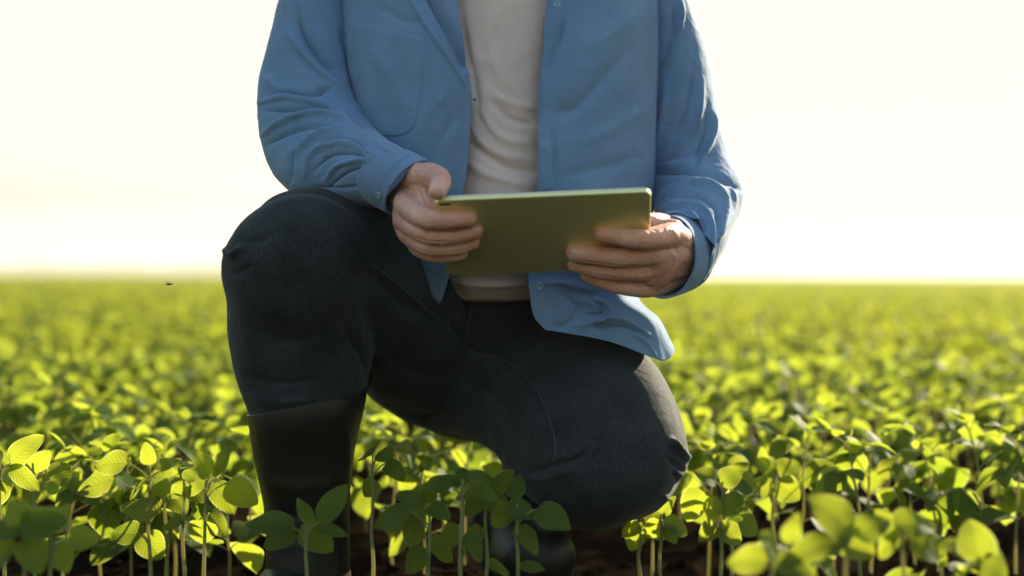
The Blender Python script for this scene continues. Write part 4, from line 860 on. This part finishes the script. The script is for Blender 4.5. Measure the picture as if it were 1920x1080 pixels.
    loft(mb, [(600, -150, 760, -150, 2.06, .07), (545, -80, 700, -100, 2.05, .078), (529, 0, 672, 0, 2.02, .078), (507, 85, 680, 85, 2.005, .076), (488, 160, 690, 165, 1.99, .074), (484, 215, 702, 225, 1.97, .072),
              (491, 268, 708, 248, 1.945, .068), (514, 322, 716, 260, 1.915, .062), (552, 360, 728, 270, 1.88, .056), (612, 366, 742, 280, 1.845, .050), (662, 364, 758, 287, 1.81, .043), (698, 374, 778, 293, 1.79, .0385), (712, 384, 788, 297, 1.788, .037)], nu=220, nv=260, cap=False, close=(.075, 0))
    FOLD_GAIN = 1.4
    slm = mb.mesh('sleeve'); fixn(slm)
    folds(slm, [([(545, 65), (582, 115), (619, 152), (664, 182)], 9, 6), ([(556, 30), (572, 70), (600, 112), (640, 140)], 13, -7), ([(560, -10), (575, 40), (585, 80)], 8, 3),
                ([(484, 193), (534, 184), (560, 188), (600, 198), (640, 214), (668, 240)], 6, 5.5), ([(536, 176), (582, 178), (622, 168)], 8, -6), ([(500, 210), (560, 206), (620, 208)], 7, -5),
                ([(488, 256), (534, 228), (582, 215), (627, 219), (670, 240)], 7, 6), ([(500, 275), (540, 250), (590, 236), (640, 238)], 9, -6),
                ([(549, 296), (575, 268), (608, 250), (652, 242), (684, 260), (704, 290)], 8, 6), ([(545, 345), (547, 300), (556, 280)], 6, -5), ([(600, 268), (640, 256), (670, 268), (690, 290)], 6, -5),
                ([(573, 330), (588, 287), (627, 273), (667, 274), (697, 290)], 7, 5.5), ([(590, 320), (620, 292), (665, 288), (690, 298)], 6, -5), ([(610, 340), (635, 312), (668, 303), (698, 296)], 6, 4),
                ([(620, 350), (650, 325), (690, 310)], 5, -4), ([(560, 130), (600, 160), (640, 172)], 14, 2), ([(498, 140), (520, 165), (560, 170)], 10, 2.5), ([(640, 60), (655, 120), (668, 190)], 9, -5),
                ([(692, 262), (715, 278), (740, 290)], 6, 3), ([(590, 350), (640, 352), (680, 348)], 5, -2.5)])
    wrinkle(slm, .0014, 15, 33); wrinkle(slm, .0005, 48, 35)
    mb = MB(); tr_ = bvh(slm)
    for ln in ([(600, 330), (640, 326), (684, 322)], [(596, 352), (640, 350), (680, 350)], [(596, 332), (595, 352)]): on_line(tr_, ln, .0005, 20, mb=mb, dash=16)
    link('stitching', mb.mesh('stitching'), M['stitch'], shirt)
    o = link('sleeve', slm, M['shirt'], shirt); s = o.modifiers.new('s', 'SOLIDIFY'); s.thickness = .0014; s.offset = 0
    mb = MB()
    loft(mb, [(682, 370, 762, 286, 1.803, .043), (698, 383, 782, 290, 1.793, .043), (720, 396, 800, 300, 1.785, .041), (728, 401, 808, 305, 1.782, .041)], nu=120, nv=24, cap=False)
    cm = mb.mesh('cuff'); fixn(cm); wrinkle(cm, .0006, 30, 4); o = link('cuff', cm, M['shirt'], shirt); o.modifiers.new('s', 'SOLIDIFY').thickness = .0022
    button(bvh(cm), 710, 366, .0048); mb = MB(); tr_ = bvh(cm)
    on_line(tr_, [(790, 304), (768, 325), (745, 360), (730, 392)], .00045, 24, mb=mb, dash=26); on_line(tr_, [(765, 292), (735, 315), (712, 350), (700, 378)], .00045, 24, mb=mb, dash=26); link('stitching', mb.mesh('stitching'), M['stitch'], shirt)
    mb = MB()
    loft(mb, [(1110, -150, 1250, -150, 2.06, .07), (1150, -90, 1262, -90, 2.06, .078), (1175, 0, 1285, 0, 2.05, .080), (1185, 100, 1322, 95, 2.04, .078), (1192, 200, 1339, 195, 2.03, .074), (1200, 285, 1358, 285, 2.02, .068),
              (1212, 340, 1382, 345, 2.0, .064), (1225, 368, 1391, 385, 1.97, .060), (1236, 382, 1374, 425, 1.93, .056), (1246, 392, 1352, 468, 1.89, .052), (1254, 400, 1322, 515, 1.85, .047), (1258, 404, 1290, 545, 1.825, .043)], nu=220, nv=260, cap=False, close=(.075, 0))
    srm = mb.mesh('sleeve'); fixn(srm)
    folds(srm, [([(1270, -10), (1278, 40), (1264, 95), (1235, 140)], 6, 5), ([(1262, 10), (1262, 60), (1245, 105)], 8, -4), ([(1316, 150), (1307, 222), (1281, 272), (1250, 300)], 8, 4.5), ([(1300, 130), (1290, 200), (1262, 260)], 10, -4.5),
                ([(1340, 205), (1334, 259), (1311, 315)], 6, 5), ([(1328, 190), (1322, 250), (1300, 305)], 6, -4), ([(1228, 328), (1281, 322), (1337, 331), (1388, 358)], 9, -7),
                ([(1222, 390), (1263, 359), (1318, 345), (1355, 368), (1358, 400), (1346, 445)], 8, 6), ([(1232, 372), (1280, 350), (1320, 355)], 5, -2), ([(1370, 350), (1376, 390), (1350, 440)], 6, 4),
                ([(1240, 393), (1268, 386), (1308, 387), (1330, 412), (1332, 458), (1318, 505)], 6, 4.5), ([(1250, 405), (1290, 400), (1310, 428), (1314, 475), (1300, 520)], 5, 4),
                ([(1245, 398), (1285, 393), (1318, 418), (1322, 465)], 4, -3.5), ([(1260, 372), (1310, 370), (1340, 395), (1342, 440)], 5, -4), ([(1250, 160), (1240, 230), (1228, 290)], 10, 3), ([(1310, 290), (1280, 310), (1240, 312)], 9, 4)])
    wrinkle(srm, .0014, 15, 43); wrinkle(srm, .0005, 48, 45)
    o = link('sleeve', srm, M['shirt'], shirt); s = o.modifiers.new('s', 'SOLIDIFY'); s.thickness = .0014; s.offset = 0
    mb = MB()
    loft(mb, [(1257, 402, 1302, 540, 1.84, .043), (1258, 404, 1272, 552, 1.815, .042), (1256, 404, 1240, 560, 1.79, .041)], nu=120, nv=24, cap=False)
    cm = mb.mesh('cuff'); fixn(cm); wrinkle(cm, .0006, 30, 5); o = link('cuff', cm, M['shirt'], shirt); o.modifiers.new('s', 'SOLIDIFY').thickness = .0022
    return person
PERSON = build_person()

# ------------------------------------------------------------------ tablet
def build_tablet():
    O = W(813, 377, 1.668); X = W(1221, 359.5, 1.655) - O; Y = W(803, 520, 1.797) - O
    lx = np.linalg.norm(X); x = X / lx; y = Y - x * (Y @ x); ly = np.linalg.norm(y); y /= ly; z = np.cross(x, y)
    if z[1] > 0: z = -z                      # towards the camera: the back of the tablet
    th_ = .0068
    def outline(r, inset, n=8):
        P = []
        for cx, cy, a0 in ((lx - r, r, -90), (lx - r, ly - r, 0), (r, ly - r, 90), (r, r, 180)):
            for k in range(n + 1):
                a = R(a0 + 90 * k / n); P.append((cx + (r - inset) * math.cos(a), cy + (r - inset) * math.sin(a)))
        return np.array(P)
    def slab(prof, r=.010):
        mb = MB(); G = []
        for inset, h in prof:
            q = outline(r, inset); G.append(O + q[:, :1] * x + q[:, 1:] * y + z * h)
        mb.grid(np.array(G), cu=True, capv=True); return mb
    root = slab([(.0022, .0000), (.0009, -.0004), (.0002, -.0014), (.0, -.0030), (.0, -.0050), (.0006, -.0058), (.0012, -.0060)]).mesh('tablet'); 
    o = link('tablet', root, [M['alu']]); tag(o, 'slim metal-backed tablet held level in both hands, its back to the viewer', 'tablet')
    # orient: z points to camera and prof goes negative away from it
    e = slab([(.0010, -.0061), (.0004, -.0064), (.0004, -.0072), (.0012, -.0078)]).mesh('screen_frame'); link('screen_frame', e, M['edge'], o)
    g = slab([(.0035, -.0077), (.0035, -.0081)]).mesh('screen'); link('screen', g, M['glass'], o)
    c = PX(O)[:2]; mb = MB(); a = O + x * .0125 + y * .0075 + z * .0000; tube(mb, [a - x * .0050, a, a + x * .0050], [.0019] * 3, n=6, nu=14, flat=(z, .35)); link('camera_window', mb.mesh('camera_window'), M['black'], o)
    for me in (root, e, g): fixn(me)
build_tablet()
def build_fly():
    mb = MB(); c = W(317, 533, 1.95); tube(mb, [c - [.004, 0, 0], c, c + [.004, .001, .0008]], [.0009, .0013, .0010], n=8, nu=8)
    o = link('fly', mb.mesh('fly'), M['black']); tag(o, 'tiny winged insect hovering over the field left of the raised knee', 'insect')
    for s in (-1, 1):
        mb = MB(); leaf(mb, c + [0, 0, .001], (s * .4 + .2, s * .5, .35), (0, 0, 1), .006, .0025, np.random.default_rng(1), (4, 3), 0, 0); link('wing', mb.mesh('wing'), simple('insect_wing', (.5, .5, .45), .3), o)
build_fly()
def build_haze():
    mb = MB(); x0, x1, y0, y1, z0, z1 = -5400, 5400, -700, 5200, -1.2, 6.5
    V = [(x, y, z) for z in (z0, z1) for y in (y0, y1) for x in (x0, x1)]
    mb.add(V, [(0, 2, 3, 1), (4, 5, 7, 6), (0, 1, 5, 4), (2, 6, 7, 3), (0, 4, 6, 2), (1, 3, 7, 5)]); me = mb.mesh('haze')
    m, nt, out = mat('haze_air'); v = nt.nodes.new('ShaderNodeVolumePrincipled'); v.inputs['Color'].default_value = (1, .95, .84, 1); v.inputs['Density'].default_value = .0009; v.inputs['Anisotropy'].default_value = .2
    nt.links.new(v.outputs[0], out.inputs['Volume']); o = link('haze', me, m); tag(o, 'thin warm evening haze over the field', 'haze', kind='stuff')
build_haze()
